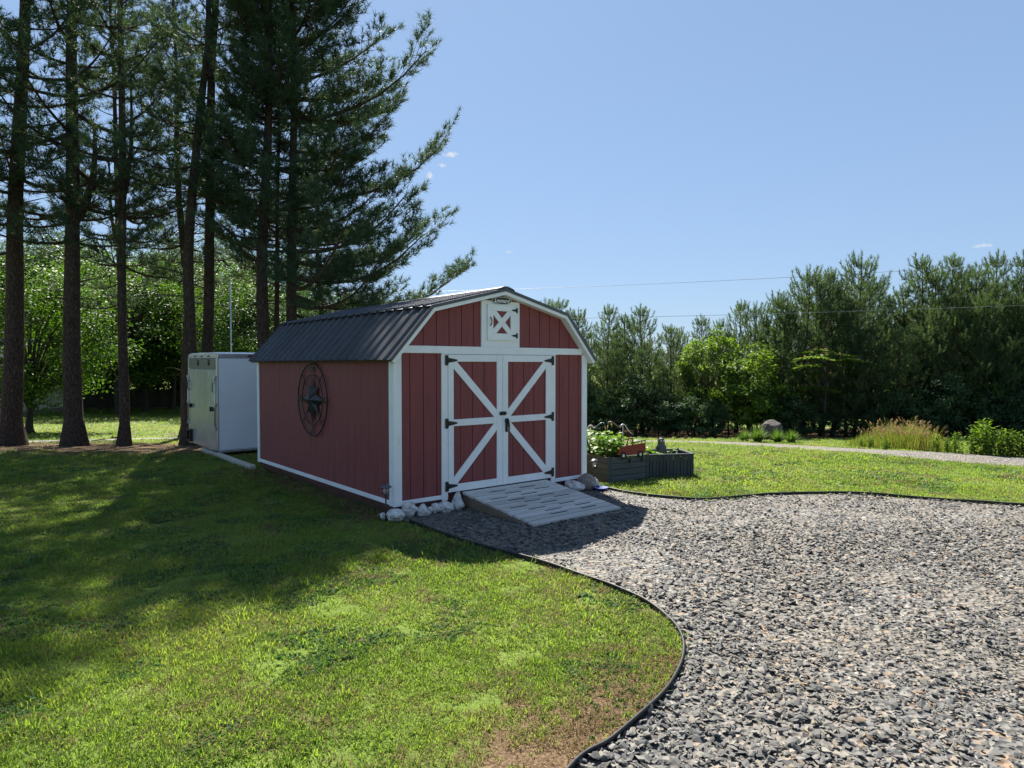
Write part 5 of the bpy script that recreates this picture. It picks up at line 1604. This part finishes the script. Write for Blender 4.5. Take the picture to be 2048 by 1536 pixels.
# ------------------------------------------------------------------ far yard: fence, house, pole, wires
def fence():
    Y0 = 53.; a = GX(20, Y0); b = GX(380, Y0 + 1.)
    r = empty('board_fence', a, math.atan2(b.y - a.y, b.x - a.x), 'dark weathered board fence closing the far yard behind the trees', 'fence')
    n = (b - a).length
    k = 0; x = 0.
    base = [MB().box(0, .146, 0, .02, .04, 1.45 + .03 * j, 0).mesh('board', M['fence']) for j in (-1, 0, 1)]
    while x < n:
        o = link('board', base[random.randrange(3)], r); o.location = (x, random.uniform(-.006, .006), random.uniform(-.02, .02)); x += .152
    for z in (.35, 1.15): MB().box(0, n, .028, .07, z, z + .09).build('rail', M['fence'], r)
    x = 0
    while x < n: MB().box(x, x + .1, .072, .17, -.1, 1.5).build('post', M['fence'], r); x += 2.44
fence()
def house():
    Y = 40.; c = GX(-14, Y)        # the near right corner just enters the picture
    r = empty('neighbour_house', c, 0, 'cream sided house at the edge of the far yard', 'house')
    w, d, h = 9., 7., 2.7
    wl = MB().box(-w, -.02, .02, d, .0, h).build('wall', M['vinyl'], r)
    k = 0; z = .25
    mf = MB().prism([(0, 0), (-.022, .004), (-.004, .148), (0, .148)], -w, 0., 'x').mesh('siding_course', M['vinyl'])
    ms = MB().prism([(0, 0), (.022, .004), (.004, .148), (0, .148)], .0, d, 'y').mesh('siding_course', M['vinyl'])
    while z < h - .15:
        o = link('siding_course', mf, wl); o.location = (-.024, .0195, z)
        o = link('siding_course', ms, wl); o.location = (-.0195, .0, z); z += .15
    MB().box(-w - .02, .0, -.004, d + .02, -.4, .245).build('foundation', M['fieldstone'], r)
    rf = MB().prism([(-.4, h), (d / 2, h + 2.1), (d + .4, h), (d + .4, h + .12), (d / 2, h + 2.25), (-.4, h + .12)], -w - .4, .4, 'x').build('roof', M['shingle'], r)
    MB().prism([(0.02, h), (d, h), (d / 2, h + 2.05)], -.3, -.02, 'x').build('gable', M['vinyl'], r)
    for x in (-2.2, -5.5):
        f = MB().box(x, x + 1., -.035, .0, .95, 2.15).build('window', M['white'], r)
        MB().box(x + .07, x + .93, -.045, -.036, 1.02, 2.08).build('pane', M['glass'], f)
house()
b = MB(); g = GX(463, 33.); top = AT(463, 556, 33.).z - g.z
b.tube([(0, 0, -.1), (0, 0, top)], .035, 8); o = b.build('metal_pole', M['pole']); o.location = g; tag(o, 'thin pale metal pole rising among the trees behind the trailer', 'pole')
def cable(name, pts, label):
    b = MB().tube(pts, .0065, 5); o = b.build(name, M['wire']); tag(o, label, 'cable', 'overhead cables'); return o
def sag(a, b, s, n=24):
    return [a + (b - a) * t - Vector((0, 0, 4 * s * t * (1 - t))) for t in np.linspace(0, 1, n)]
pr_ = AT(2420, 595, 21.5); pu = AT(2420, 500, 21.5)
pl_ = AT(940, 640, 24.); plu = AT(690, 586, 31.)
cable('overhead_cable', sag(pl_, pr_, .10), 'lower pale overhead cable running across the face of the young pines')
cable('overhead_cable', sag(plu, pu, .25), 'upper overhead cable crossing the sky and passing behind the pine tops')
for p, tp_, lab in ((pr_, pu, 'wooden utility pole carrying both cables beyond the weeds'), (pl_, pl_, 'short wooden pole behind the shed holding the lower cable'), (plu, plu, 'wooden pole behind the broad pine holding the upper cable')):
    gz = hz(p.y)
    r = empty('utility_pole', (p.x, p.y + .02, gz), 0, lab, 'utility pole')
    MB().tube([(0, 0, -.3), (0, 0, tp_.z - gz + .25)], [.13, .10], 10).build('pole', M['utility'], r)
    MB().box(-.4, .4, -.06, .04, tp_.z - gz - .12, tp_.z - gz - .02, .006).build('crossarm', M['utility'], r)
